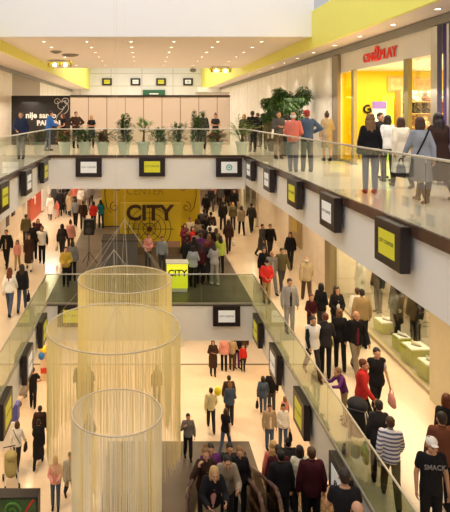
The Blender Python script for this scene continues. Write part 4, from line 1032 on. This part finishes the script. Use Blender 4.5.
P('2', 287, 156, 200, 'f', 'stand', 1.66, 'bob', 'dark', 'shirt', 'white', 'trousers', 'dark', 'dark haired woman in white top partly behind the coral shirt')
P('2', 330, 161, 185, 'f', 'ease', 1.74, 'bun', 'dark', 'jacket', 'tan', 'skirt', 'tan', 'woman in yellow tan jacket alone by the marble wall', X=6.55)
P('2', 244, 150, 150, 'f', 'stand', 1.66, 'bob', 'blonde', 'jacket', 'dark', 'trousers', 'black', 'blonde woman in dark jacket at left of the dark crowd by the feathery palm')
P('2', 252.5, 152, 190, 'm', 'ease', 1.82, 'short', 'dark', 'coat', 'black', 'trousers', 'black', 'tall man in long black coat amid the crowd by the feathery palm')
P('2', 258, 147, 210, 'm', 'stand', 1.74, 'short', 'brown', 'jacket', 'maroon', 'trousers', 'dark', 'man in dark maroon jacket in the crowd right of the tall black coat')
P('2', 263, 149, 170, 'f', 'fold', 1.70, 'long', 'black', 'jacket', 'black', 'trousers', 'dark', 'black haired woman in black jacket in the crowd by the feathery palm')
P('2', 268, 149.5, 160, 'f', 'ease', 1.66, 'bob', 'brown', 'jacket', 'olive', 'trousers', 'khaki', 'brown haired woman in olive jacket at right of the crowd by the feathery palm')
# ---- top level, left
P('2', 21, 159, 5, 'm', 'ease', 1.78, 'short', 'dark', 'jacket', 'navy', 'trousers', 'grey', 'man in navy sweater with pale collar standing at the left top railing', shoe='shoe:dark')
P('2', 48.5, 151, 120, 'm', 'look', 1.84, 'short', 'dark', 'shirt', 'blue', 'trousers', 'jeans', 'man in bright blue shirt before the black hoarding')
P('2', 63.5, 0, -60, 'f', 'front', 1.70, 'bob', 'auburn', 'dress', 'black', 'trousers', 'black', 'auburn haired woman in black behind the leftmost plant', Y=27)
P('2', 76, 0, 25, 'm', 'hips', 1.80, 'short', 'dark', 'jacket', 'darkbrown', 'trousers', 'black', 'man in dark brown jacket where black and beige hoardings meet', Y=27)
P('2', 91.5, 0, 0, 'f', 'fold', 1.60, 'bob', 'blonde', 'dress', 'black', 'trousers', 'black', 'blonde woman in sleeveless black top, arms crossed, before the beige hoarding', Y=27.5)
P('2', 215.5, 0, -15, 'f', 'fold', 1.68, 'bun', 'auburn', 'dress', 'dark', 'skirt', 'dark', 'woman in dark dress standing behind the plants right of the tallest shrub', Y=27)
P('2', 203, 0, 170, 'm', 'stand', 1.74, 'short', 'dark', 'jacket', 'dark', 'trousers', 'dark', 'dark clothed person behind the tallest shrub', Y=26)
# ---- middle level, right walkway
P('1', 262, 257, 30, 'f', 'walk', 1.64, 'short', 'dark', 'coat', 'darkgrey', 'trousers', 'dark', 'woman in dark grey coat farthest left of the strolling pair by the bridge corner')
P('1', 270, 257, 0, 'm', 'walkb', 1.66, 'short', 'dark', 'jacket', 'black', 'trousers', 'dark', 'man in black jacket farthest right of the strolling pair by the bridge corner')
P('1', 271.5, 293, 10, 'm', 'walk', 1.70, 'thin', 'grey', 'jacket', 'grey', 'trousers', 'grey', 'balding man in grey jacket behind the red jacket', front='lightgrey')
P('1', 264, 289, -5, 'f', 'stand', 1.66, 'bob', 'dark', 'coat', 'black', 'trousers', 'black', 'woman in long black coat left of the balding man')
P('1', 266.5, 303, 0, 'm', 'front', 1.60, 'short', 'black', 'jacket', 'red', 'trousers', 'khaki', 'person in bright red jacket at the right corner of the middle railing', cap='black')
P('1', 281.5, 290, 5, 'm', 'walkb', 1.72, 'short', 'dark', 'jacket', 'olive', 'trousers', 'darkgrey', 'man in olive brown jacket walking right of the balding man')
P('1', 290.5, 268, -25, 'f', 'walk', 1.66, 'bob', 'black', 'jacket', 'black', 'trousers', 'black', 'woman all in black walking by the framed wall poster')
P('1', 306.5, 302, 175, 'm', 'walk', 1.72, 'thin', 'white', 'jacket', 'beige', 'trousers', 'brown', 'white haired man in beige jacket walking away along the marble wall', shoe='shoe:brown')
P('1', 289.5, 333, 5, 'm', 'stand', 1.74, 'short', 'dark', 'jacket', 'lightgrey', 'trousers', 'lightgrey', 'man in light grey jacket over black shirt at the middle right railing', front='black')
P('1', 311, 338, 0, 'k', 'front', 1.38, 'short', 'auburn', 'shirt', 'maroon', 'trousers', 'dark', 'child in dark maroon top behind the white vest')
P('1', 323, 339, 130, 'f', 'ease', 1.66, 'bob', 'black', 'shirt', 'black', 'trousers', 'darkgrey', 'black haired woman in black top turned towards the curly haired woman')
P('1', 336.5, 341, 5, 'f', 'front', 1.66, 'curly', 'dark', 'jacket', 'black', 'trousers', 'black', 'woman with long dark curls in black cardigan over white top', front='white')
P('1', 340, 370, 170, 'f', 'look', 1.64, 'bob', 'light', 'jacket', 'black', 'trousers', 'black', 'light haired woman in black patterned clothes, back turned, below the curly haired woman')
P('1', 325.5, 376, 160, 'f', 'look', 1.64, 'short', 'maroon' if 0 else 'auburn', 'jacket', 'dark', 'trousers', 'black', 'auburn haired woman in black between white vest and light haired woman', bag=('paleyellow', 'R', 'pale yellow bag held by the auburn haired woman'))
P('1', 312.5, 377, 5, 'f', 'walk', 1.66, 'short', 'dark', 'shirt', 'black', 'trousers', 'dark', 'dark haired woman in white vest over black sleeves at the middle right railing', over='white')
P('1', 355.5, 374, 5, 'm', 'walkb', 1.76, 'thin', 'grey', 'jacket', 'black', 'trousers', 'tan', 'balding man in black jacket, wine red shirt and tan trousers', front='wine', shoe='shoe:brown')
P('1', 362, 348, 178, 'm', 'stand', 1.76, 'short', 'dark', 'jacket', 'khaki', 'trousers', 'black', 'man in khaki hooded jacket, back turned, before the shoe shop window')
P('1', 370.5, 342, 170, 'm', 'walk', 1.70, 'short', 'brown', 'shirt', 'white', 'trousers', 'black', 'person in white shirt beside the khaki hooded jacket', X=6.5)
P('1', 361.5, 431, 60, 'f', 'walk', 1.62, 'short', 'auburn', 'jacket', 'red', 'trousers', 'black', 'woman in red cardigan over white top beside the woman in black apron', front='white', bag=('cream', 'L', 'cream bag at the hip of the woman in red cardigan'))
P('1', 376, 418, 0, 'f', 'walkb', 1.66, 'short', 'black', 'tee', 'lightgrey', 'trousers', 'black', 'black haired woman in grey top with black apron', over='black', bag=('pink', 'L', 'white and pink shopping bag held by the black haired woman'))
P('1', 344, 419, -75, 'k', 'lean', 1.22, 'short', 'light', 'shirt', 'purple', 'trousers', 'khaki', 'small child in purple top leaning on the middle right railing')
stripe = mat('striped_shirt_cloth', (.7, .68, .66), .85)
_nt = stripe.node_tree; _w = _nt.nodes.new('ShaderNodeTexWave'); _w.bands_direction = 'Z'; _w.inputs['Scale'].default_value = 4.2; _w.inputs['Distortion'].default_value = .2
_tc = _nt.nodes.new('ShaderNodeTexCoord'); _nt.links.new(_tc.outputs['Object'], _w.inputs['Vector']); _cr = _nt.nodes.new('ShaderNodeValToRGB'); _cr.color_ramp.interpolation = 'CONSTANT'
_cr.color_ramp.elements[0].color = (.75, .72, .70, 1); _cr.color_ramp.elements[1].position = .6; _cr.color_ramp.elements[1].color = (.12, .11, .22, 1)
_nt.links.new(_w.outputs['Fac'], _cr.inputs[0]); _nt.links.new(_cr.outputs[0], _nt.nodes['Principled BSDF'].inputs['Base Color'])
P('1', 380, 503, 165, 'm', 'walk', 1.58, 'short', 'brown', 'shirt', stripe, 'trousers', 'olive', 'boy in white and blue striped shirt at the middle right railing', shoe='shoe:dark', X=4.40)
P('1', 368, 483, 170, 'f', 'ease', 1.55, 'short', 'dark', 'shirt', 'dark', 'trousers', 'black', 'dark haired person in front of the striped boy at the railing', X=4.42, bag=('green', 'L', 'bright yellow green bag beside the striped boy'))
b = P('1', 418, 0, -5, 'm', 'stand', 1.76, 'short', 'brown', 'tee', 'black', 'trousers', 'black', 'man in white cap and black T-shirt with pale lettering at lower right', cap='white', Y=8.95, X=4.62)
text('shirt_print', 'SMACK', .10, (0, -.148, 1.31), (R(84), 0, 0), mat('grey_shirt_print', (.22, .21, .20), .8), b, .006, .002)
P('1', 444, 0, 175, 'm', 'stand', 1.74, 'short', 'darkbrown' if 0 else 'dark', 'jacket', 'rust', 'trousers', 'black', 'man in rust brown jacket, back turned, at right edge of the photo', Y=9.7, X=5.2, bag=('white', 'R', 'white bag held by the man in rust brown jacket'))
P('1', 443, 0, 170, 'f', 'walk', 1.70, 'bob', 'auburn', 'coat', 'black', 'trousers', 'black', 'woman with dark auburn hair in black coat above the rust brown jacket', Y=10.45, X=5.7, front='cream')
# ---- middle level, left walkway
P('1', 9.5, 315, 178, 'f', 'walk', 1.66, 'long', 'auburn', 'shirt', 'white', 'trousers', 'jeans', 'woman with long red brown hair in white top and jeans on the left walkway')
P('1', 22, 311, 185, 'f', 'walkb', 1.68, 'long', 'dark', 'jacket', 'black', 'trousers', 'jeans', 'woman with long dark hair in black jacket and jeans on the left walkway', bag=('black', 'R', 'black handbag of the woman in black jacket and jeans'))
P('1', 6.5, 267, 0, 'm', 'walk', 1.76, 'short', 'dark', 'jacket', 'black', 'trousers', 'black', 'man in black jacket with khaki front at the left edge of the middle walkway', front='khaki')
P('1', 17.5, 269, 5, 'k', 'walkb', 1.34, 'bob', 'brown', 'shirt', 'pink', 'trousers', 'khaki', 'girl in pink top beside the man with khaki front')
P('1', 29, 270, 10, 'f', 'walk', 1.64, 'bob', 'dark', 'coat', 'darkbrown', 'trousers', 'cream', 'woman in dark brown coat and pale trousers on the left walkway')
P('1', 42, 263, 5, 'm', 'ease', 1.74, 'short', 'dark', 'shirt', 'black', 'trousers', 'black', 'man in white vest over dark sleeves on the left walkway', over='white')
P('1', 34, 259, 185, 'm', 'stand', 1.76, 'short', 'black', 'jacket', 'black', 'trousers', 'black', 'man in black jacket behind the dark brown coat, back turned')
P('1', 38, 252, 10, 'f', 'stand', 1.66, 'bob', 'auburn', 'jacket', 'maroon', 'trousers', 'dark', 'woman in maroon jacket behind the white vest on the left walkway')
P('1', 26, 246, 190, 'm', 'walk', 1.72, 'short', 'brown', 'jacket', 'olive', 'trousers', 'dark', 'man in olive jacket near the dark square pictures')
P('1', 50, 219, 5, 'f', 'walk', 1.68, 'bob', 'brown', 'coat', 'white', 'trousers', 'black', 'woman in long white coat by the red shopfront')
P('1', 57, 218, 0, 'k', 'walkb', 1.2, 'short', 'brown', 'shirt', 'coral', 'trousers', 'pink', 'small child in coral top beside the white coat')
P('1', 60, 216, 180, 'm', 'stand', 1.80, 'short', 'black', 'coat', 'black', 'trousers', 'black', 'man in long black coat next to the white coat', 'far crowd')
P('1', 65, 214, 185, 'm', 'walk', 1.78, 'short', 'dark', 'jacket', 'dark', 'trousers', 'black', 'man in dark jacket between black coat and beige coat far left')
P('1', 69.5, 216, 180, 'f', 'walk', 1.70, 'long', 'light', 'coat', 'beige', 'trousers', 'dark', 'light haired woman in long beige coat in the far left crowd')
P('1', 75, 208, 185, 'm', 'stand', 1.78, 'short', 'brown', 'jacket', 'coral', 'trousers', 'dark', 'person in coral red jacket far behind in the left crowd')
P('1', 80.5, 211, 180, 'f', 'ease', 1.70, 'bob', 'blonde', 'jacket', 'white', 'trousers', 'beige', 'blonde woman in white jacket in the far left crowd')
P('1', 54, 209, 0, 'f', 'stand', 1.68, 'bob', 'dark', 'jacket', 'darkgrey', 'trousers', 'dark', 'woman in dark grey jacket far back behind the white coat')
P('1', 86.5, 209, 20, 'm', 'walk', 1.74, 'short', 'dark', 'jacket', 'lightgrey', 'trousers', 'grey', 'man in light grey jacket far back left of the golden backdrop')
P('1', 91, 206, 0, 'f', 'stand', 1.66, 'bob', 'brown', 'jacket', 'grey', 'trousers', 'dark', 'woman in grey jacket far back beside the golden backdrop edge')
P('1', 66, 206, 5, 'm', 'stand', 1.76, 'short', 'black', 'jacket', 'black', 'trousers', 'black', 'man in black jacket farthest back in the left crowd')
P('1', 75.5, 226, 180, 'm', 'walk', 1.74, 'short', 'dark', 'shirt', 'bluegrey', 'trousers', 'black', 'man in blue grey shirt walking away left of the dark brown jacket')
P('1', 83, 229, 185, 'm', 'walkb', 1.76, 'short', 'dark', 'jacket', 'darkbrown', 'trousers', 'darkbrown', 'man in dark brown jacket walking away near the platform edge')
P('1', 93.5, 229.5, 170, 'f', 'ease', 1.68, 'bob', 'dark', 'jacket', 'red', 'trousers', 'black', 'person in red jacket left of the teal top by the golden backdrop')
P('1', 101, 228, 200, 'f', 'look', 1.70, 'long', 'dark', 'jacket', 'teal', 'trousers', 'dark', 'woman in teal jacket beside the left end of the golden backdrop')
P('1', 62, 258, 175, 'f', 'walk', 1.68, 'bob', 'black', 'jacket', 'dark', 'trousers', 'dark', 'woman in dark clothes with pale bag left of the pink top', bag=('cream', 'L', 'pale bag of the woman in dark clothes'))
P('1', 70.5, 254, 180, 'f', 'stand', 1.66, 'bun', 'brown', 'jacket', 'pink', 'trousers', 'brown', 'woman in dusty pink jacket left of the loudspeaker')
P('1', 66, 286, 5, 'm', 'front', 1.60, 'short', 'brown', 'jacket', 'yellow', 'trousers', 'black', 'person in mustard yellow jacket at the left corner of the bridge')
P('1', 72.5, 281, 190, 'f', 'stand', 1.66, 'bob', 'dark', 'jacket', 'grey', 'trousers', 'black', 'person in grey top beside the mustard yellow jacket')
# ---- stage, crowd
P('1', 148, 268, 20, 'f', 'front', 1.55, 'short', 'brown', 'shirt', 'pink', 'trousers', 'darkgrey', 'person in pink top before the golden CITY panel')
P('1', 162, 273, 10, 'm', 'stand', 1.62, 'short', 'dark', 'shirt', 'bluegrey', 'trousers', 'darkgrey', 'person in pale blue shirt behind the yellow counter')
crowd = [(192, 262, 40, 'f', 'bob', 'dark', 'jacket', 'red', 'dark', 'woman in red jacket at left edge of the stage crowd'),
 (190, 252, 20, 'm', 'short', 'brown', 'shirt', 'cream', 'dark', 'man in cream shirt at the back left of the stage crowd'),
 (197, 270, 160, 'm', 'short', 'dark', 'shirt', 'lightgrey', 'black', 'man in light grey shirt in the middle of the stage crowd'),
 (193, 287, 170, 'f', 'bob', 'black', 'jacket', 'bluegrey', 'black', 'person in blue grey jacket at front left of the stage crowd'),
 (200, 284, 185, 'f', 'long', 'dark', 'jacket', 'maroon', 'black', 'woman in maroon jacket in the front row of the stage crowd'),
 (206, 282, 175, 'f', 'bob', 'auburn', 'coat', 'dark', 'black', 'auburn haired woman in dark coat in the front of the stage crowd'),
 (203, 262, 190, 'm', 'short', 'black', 'jacket', 'dark', 'dark', 'black haired man in dark jacket deep in the stage crowd'),
 (209, 272, 165, 'f', 'long', 'light', 'jacket', 'wine', 'dark', 'light haired woman in wine red jacket at right of the stage crowd'),
 (212, 257, 180, 'm', 'short', 'dark', 'shirt', 'white', 'khaki', 'tall man in white shirt rising above the stage crowd'),
 (206, 249, 175, 'm', 'short', 'black', 'jacket', 'black', 'black', 'man in black jacket behind the tall white shirt'),
 (220.5, 274, 185, 'f', 'long', 'dark', 'jacket', 'green', 'black', 'woman in yellow green jacket at the right end of the stage crowd'),
 (198, 253, 190, 'f', 'bob', 'brown', 'jacket', 'tan', 'dark', 'woman in tan jacket at the back of the stage crowd'),
 (187, 268, 60, 'm', 'short', 'dark', 'jacket', 'maroon', 'dark', 'man in maroon jacket above the yellow counter'),
 (204, 241, 180, 'm', 'short', 'dark', 'jacket', 'darkgrey', 'black', 'man in dark grey jacket near the right end of the golden backdrop'),
 (187, 280, 170, 'm', 'short', 'black', 'jacket', 'black', 'black', 'man in black jacket just right of the yellow counter'),
 (210, 265, 180, 'm', 'short', 'dark', 'jacket', 'black', 'black', 'man in black jacket right of the middle of the stage crowd'),
 (217, 266, 185, 'f', 'bob', 'brown', 'jacket', 'olive', 'dark', 'woman in olive jacket left of the yellow green jacket'),
 (194, 275, 180, 'f', 'long', 'black', 'jacket', 'dark', 'black', 'woman with long black hair in dark jacket, front of the stage crowd'),
 (201, 274, 175, 'm', 'short', 'brown', 'shirt', 'purple', 'dark', 'man in purple shirt enclosed by the stage crowd'),
 (185, 258, 10, 'f', 'bob', 'dark', 'jacket', 'wine', 'dark', 'woman in wine red jacket behind the yellow counter'),
 (211, 245, 190, 'm', 'short', 'black', 'jacket', 'darkbrown', 'black', 'man in dark brown jacket behind the right end of the stage crowd'),
 (199, 246, 185, 'f', 'bob', 'dark', 'jacket', 'dark', 'black', 'woman in dark jacket at the back of the stage crowd near the backdrop edge')]
for i, (a, b_, rz, sx, hr, hcc, tp, tcc, lcc, lb) in enumerate(crowd):
    P('1', a, b_, rz, sx, ['stand', 'ease', 'front', 'fold'][i % 4], 1.76 if sx == 'm' else 1.66, hr, hcc, tp, tcc, 'trousers', lcc, lb)
P('1', 214.5, 284.5, 195, 'f', 'look', 1.68, 'long', 'dark', 'jacket', 'lightgrey', 'trousers', 'lightgrey', 'woman in light grey tracksuit at the front right of the stage crowd', shoe='shoe:white')
# walkers behind the stage, right
P('1', 223, 231, 180, 'm', 'walk', 1.80, 'short', 'black', 'jacket', 'black', 'trousers', 'black', 'man in black suit walking away in the far walkway')
P('1', 228.5, 253, 178, 'f', 'walkb', 1.70, 'bob', 'dark', 'jacket', 'darkbrown', 'trousers', 'darkbrown', 'woman in dark brown walking away with a white bag', bag=('white', 'R', 'white bag of the woman in dark brown'))
P('1', 233, 230, 180, 'f', 'stand', 1.62, 'bob', 'blonde', 'jacket', 'olive', 'trousers', 'dark', 'blonde woman in olive jacket walking beside the black suit')
P('1', 241.5, 235, 180, 'f', 'walk', 1.70, 'bob', 'brown', 'jacket', 'tan', 'trousers', 'black', 'woman in tan jacket walking in the far walkway')
P('1', 251.5, 232, 178, 'm', 'walkb', 1.74, 'short', 'dark', 'jacket', 'dark', 'trousers', 'black', 'man in dark jacket rightmost of the far walkers')
far = [(211, 211, 'm', 'black', 'black'), (220, 209, 'm', 'dark', 'darkgrey'), (216, 205, 'f', 'brown', 'pink'), (227, 206, 'm', 'black', 'black'), (234, 214, 'm', 'dark', 'black'), (244, 210, 'f', 'brown', 'maroon'), (239, 204, 'f', 'light', 'white'), (206, 220, 'm', 'dark', 'black'), (248, 205, 'm', 'dark', 'grey')]
fl = ['man all in black at left of the far walkers', 'man in dark grey right of the black suited figure, far back', 'woman in pink farthest back behind the stage crowd', 'second man in black in the farthest row', 'man in black jacket behind the olive jacket', 'woman in maroon behind the tan jacket', 'woman in white in the farthest row', 'man in black just right of the golden backdrop', 'man in grey farthest back on the right']
for i, ((a, b_, sx, hcc, tcc), lb) in enumerate(zip(far, fl)):
    P('1', a, b_, 180 if i % 2 else 5, sx, ['walk', 'walkb', 'stand'][i % 3], 1.76 if sx == 'm' else 1.66, 'short' if sx == 'm' else 'bob', hcc, 'jacket', tcc, 'trousers', 'dark', lb)
# ---- ground level
P('0', 33, 408, 180, 'm', 'hips', 1.72, 'short', 'black', 'tee', 'black', 'trousers', 'black', 'man in black T-shirt and trousers under the middle left screen')
b = P('0', 17, 468, 178, 'f', 'walk', 1.66, 'bob', 'brown', 'shirt', 'white', 'trousers', 'dark', 'woman in white top with dark shoulder strap at far left of the ground floor', bag=('darkbrown', 'R', 'dark brown bag on the hip of the woman in white'))
J = skeleton('f', 'walk'); mb = MB(); mb.path([J['shL'] + Vector((-.04, .09, .06)), J['chest'] + Vector((0, .15, -.04)), J['pel'] + Vector((-.15, .13, .06))], .014, 6); kid(b, 'strap', mb.mesh('strap'), cm('darkbrown'))
P('0', 38.5, 466, 180, 'f', 'walkb', 1.66, 'short', 'black', 'coat', 'black', 'trousers', 'black', 'person in long black coat on the left of the ground floor')
P('0', 40, 452, 185, 'm', 'stand', 1.70, 'short', 'dark', 'jacket', 'darkbrown', 'trousers', 'dark', 'person in dark brown jacket directly behind the long black coat')
P('0', 55.5, 509, 5, 'f', 'front', 1.66, 'bob', 'blonde', 'shirt', 'pink', 'trousers', 'denim', 'blonde woman in pale pink sweater and jeans left of the string curtains')
P('0', 70, 502, 20, 'm', 'walk', 1.66, 'short', 'brown', 'shirt', 'lightgrey', 'trousers', 'navy', 'person in light grey top and dark jeans half behind the near string curtain')
P('0', 89, 459, 180, 'f', 'walk', 1.66, 'bob', 'brown', 'jacket', 'brown', 'trousers', 'khaki', 'person in brown walking behind the string curtains')
P('0', 80, 402, 5, 'm', 'stand', 1.72, 'short', 'dark', 'jacket', 'brown', 'trousers', 'dark', 'person in brown jacket standing behind the widest string curtain, left')
P('0', 89, 404, 185, 'f', 'walk', 1.68, 'bob', 'dark', 'coat', 'darkbrown', 'trousers', 'dark', 'person in dark brown coat behind the widest string curtain, right')
P('0', 157, 404, 0, 'f', 'stand', 1.66, 'bob', 'brown', 'jacket', 'rust', 'trousers', 'dark', 'person in rust jacket seen through the right side of the string curtain')
P('0', 211, 430, 178, 'm', 'walk', 1.70, 'short', 'dark', 'shirt', 'paleyellow', 'trousers', 'dark', 'man in pale yellow shirt walking away on the open ground floor')
balloon(218, 391, 21.8, (.9, .8, .03), 'small yellow balloon beside the man in pale yellow shirt')
P('0', 230, 424, 175, 'f', 'ease', 1.64, 'bun', 'light', 'jacket', 'denim', 'trousers', 'dark', 'woman in denim jacket on the ground floor with a pale yellow bag', bag=('paleyellow', 'R', 'pale yellow bag of the woman in denim jacket'))
P('0', 229, 417, 185, 'm', 'stand', 1.70, 'short', 'darkbrown' if 0 else 'dark', 'jacket', 'brown', 'trousers', 'dark', 'dark haired person hidden behind the denim jacket')
P('0', 225.5, 453, 150, 'f', 'walkb', 1.66, 'bob', 'brown', 'tee', 'black', 'trousers', 'jeans', 'brown haired woman in black T-shirt and jeans crossing the ground floor')
P('0', 188, 459, 5, 'm', 'strap', 1.66, 'short', 'dark', 'shirt', 'grey', 'trousers', 'black', 'man in grey sweater with crossbody strap right of the string curtains')
P('0', 213, 375.5, 0, 'f', 'fold', 1.68, 'bob', 'brown', 'coat', 'darkbrown', 'trousers', 'black', 'woman in dark brown coat leftmost under the middle bridge')
P('0', 224, 371, 180, 'f', 'stand', 1.68, 'short', 'auburn', 'jacket', 'pink', 'trousers', 'black', 'woman in dusty pink top under the middle bridge')
P('0', 232, 370, 170, 'm', 'ease', 1.62, 'short', 'light', 'shirt', 'beige', 'trousers', 'brown', 'person in beige shirt under the middle bridge')
P('0', 238, 371, 20, 'f', 'front', 1.66, 'bob', 'black', 'jacket', 'black', 'trousers', 'purple', 'woman in black jacket and purple trousers under the middle bridge')
P('0', 243, 371, 0, 'k', 'stand', 1.3, 'short', 'dark', 'jacket', 'red', 'trousers', 'dark', 'child in red under the middle bridge beside the purple trousers')
P('0', 243, 363, 180, 'm', 'stand', 1.74, 'short', 'dark', 'jacket', 'brown', 'trousers', 'dark', 'man in brown jacket farthest back under the middle bridge')
P('0', 263, 416, 165, 'f', 'walk', 1.66, 'bob', 'dark', 'jacket', 'denim', 'trousers', 'jeans', 'woman in blue jacket and jeans with a black bag near the right fascia', bag=('black', 'L', 'black handbag of the woman in blue jacket'))
P('0', 271.5, 412, 175, 'm', 'stand', 1.74, 'short', 'black', 'jacket', 'black', 'trousers', 'darkgrey', 'person in black jacket beside the woman in blue jacket')
P('0', 269.5, 450, 5, 'm', 'stand', 1.70, 'short', 'dark', 'jacket', 'beige', 'trousers', 'jeans', 'man in beige jacket and jeans facing the escalators', front='cream')
P('0', 283, 450, 0, 'f', 'ease', 1.70, 'short', 'black', 'shirt', 'white', 'trousers', 'jeans', 'black haired person in white shirt beside the beige jacket', bag=('black', 'L', 'black bag hanging beside the white shirt'))
P('0', 285, 428, 180, 'k', 'stand', 1.25, 'bob', 'light', 'shirt', 'pink', 'trousers', 'pink', 'small child in pink behind the white shirt')
# ---- on the escalators: s = run below the top landing
def on_esc(o, s, a, rz, sex, pose, h, hair, hc, top, tc, low, lc, label, **kw):
    p = o + u*s + side*a; i = math.floor(s/((L1/TAN-.1)/24)); st = (L1/TAN-.1)/24; z = tread_z(i*st+.1)-.1 if s > 0 else L1
    return P('1', 0, 0, rz, sex, pose, h, hair, hc, top, tc, low, lc, label, X=p.x, Y=p.y, z=z, **kw)
def s_at(o, Y): return (Y-o.y)/u.y
for (o, Y, a, rz, sex, pose, h, hair, hc, top, tc, lc, lb, kw) in (
  (e1, 9.35, -.2, 5, 'f', 'bend', 1.54, 'bob', 'blonde', 'jacket', 'black', 'beige', 'woman with short blonde hair in black jacket over pale pink top, riding up the escalator', dict(front='pink')),
  (e1, 10.9, -.33, 5, 'f', 'phone', 1.66, 'bun', 'light', 'jacket', 'darkbrown', 'dark', 'woman with hair in a bun holding a phone to her ear on the escalator', dict(front='pink')),
  (e1, 10.3, .05, 0, 'f', 'bend', 1.62, 'short', 'black', 'jacket', 'tan', 'dark', 'dark haired person with grey scarf over tan jacket on the escalator', dict(front='lightgrey')),
  (e1, 12.5, -.25, 5, 'm', 'stand', 1.70, 'short', 'dark', 'jacket', 'purple', 'dark', 'person in purple jacket lower down the left escalator', {}),
  (e1, 12.2, .38, 0, 'f', 'ease', 1.62, 'short', 'light', 'jacket', 'black', 'black', 'light haired woman in black jacket lower down the left escalator', {}),
  (e1, 13.6, .2, 0, 'm', 'stand', 1.76, 'short', 'black', 'jacket', 'dark', 'black', 'man in dark jacket low on the left escalator behind the light haired woman', {}),
  (e2, 10.5, .26, 180, 'm', 'stand', 1.72, 'short', 'brown', 'jacket', 'maroon', 'black', 'large man in dark jacket with red shoulders, back turned, on the right escalator', {}),
  (e2, 11.6, -.22, 182, 'm', 'stand', 1.74, 'short', 'dark', 'jacket', 'maroon', 'black', 'man in dark maroon jacket, back turned, on the right escalator', {}),
  (e2, 12.1, .28, 180, 'f', 'ease', 1.68, 'bob', 'dark', 'jacket', 'cream', 'dark', 'person with pale scarf ahead of the large man on the escalator', {}),
  (e2, 12.9, -.2, 180, 'f', 'stand', 1.72, 'long', 'blonde', 'shirt', 'coral', 'dark', 'person with long blonde hair in coral top lower on the right escalator', {}),
  (e2, 10.5, -.30, 185, 'm', 'stand', 1.62, 'short', 'black', 'jacket', 'black', 'black', 'black haired man at the left handrail of the right escalator', {}),
  (e2, 13.8, .25, 180, 'm', 'stand', 1.76, 'short', 'black', 'jacket', 'dark', 'black', 'man in dark jacket farthest down the right escalator', {})):
    on_esc(o, s_at(o, Y), a, rz, sex, pose, h, hair, hc, top, tc, 'trousers', lc, lb, **kw)
P('1', 0, 0, 175, 'm', 'look', 1.74, 'short', 'dark', 'tee', 'black', 'trousers', 'black', 'man with cropped hair and black shirt at the escalator top, reaching left', X=2.95, Y=8.1)
P('1', 0, 0, 170, 'm', 'stand', 1.74, 'thin', 'brown', 'tee', 'black', 'trousers', 'black', 'balding man in black at the bottom edge beside the cropped haired man', X=2.87, Y=7.45)
# ---- mannequins in the shoe shop
for (x, y, rz, sex, top, tc, lc, lb) in ((7.98, 16.35, -60, 'f', 'jacket', 'black', 'black', 'dark dressed mannequin just behind the narrow display block'), (7.82, 17.2, -70, 'f', 'coat', 'dark', 'dark', 'mannequin in dark coat left of the dark dressed mannequin'),
      (8.5, 17.4, -90, 'm', 'jacket', 'darkbrown', 'black', 'brown jacketed mannequin farther inside the shoe shop'), (7.85, 20.1, -80, 'f', 'coat', 'white', 'black', 'mannequin in white coat at the far end of the shoe shop window'), (8.1, 19.2, -60, 'f', 'jacket', 'black', 'darkgrey', 'mannequin in black jacket beside the hanging clothes')):
    P('1', 0, 0, rz, sex, 'stand', 1.78, None, None, top, tc, 'trousers', lc, lb, X=x, Y=y, z=L1+.06, cat='mannequin')
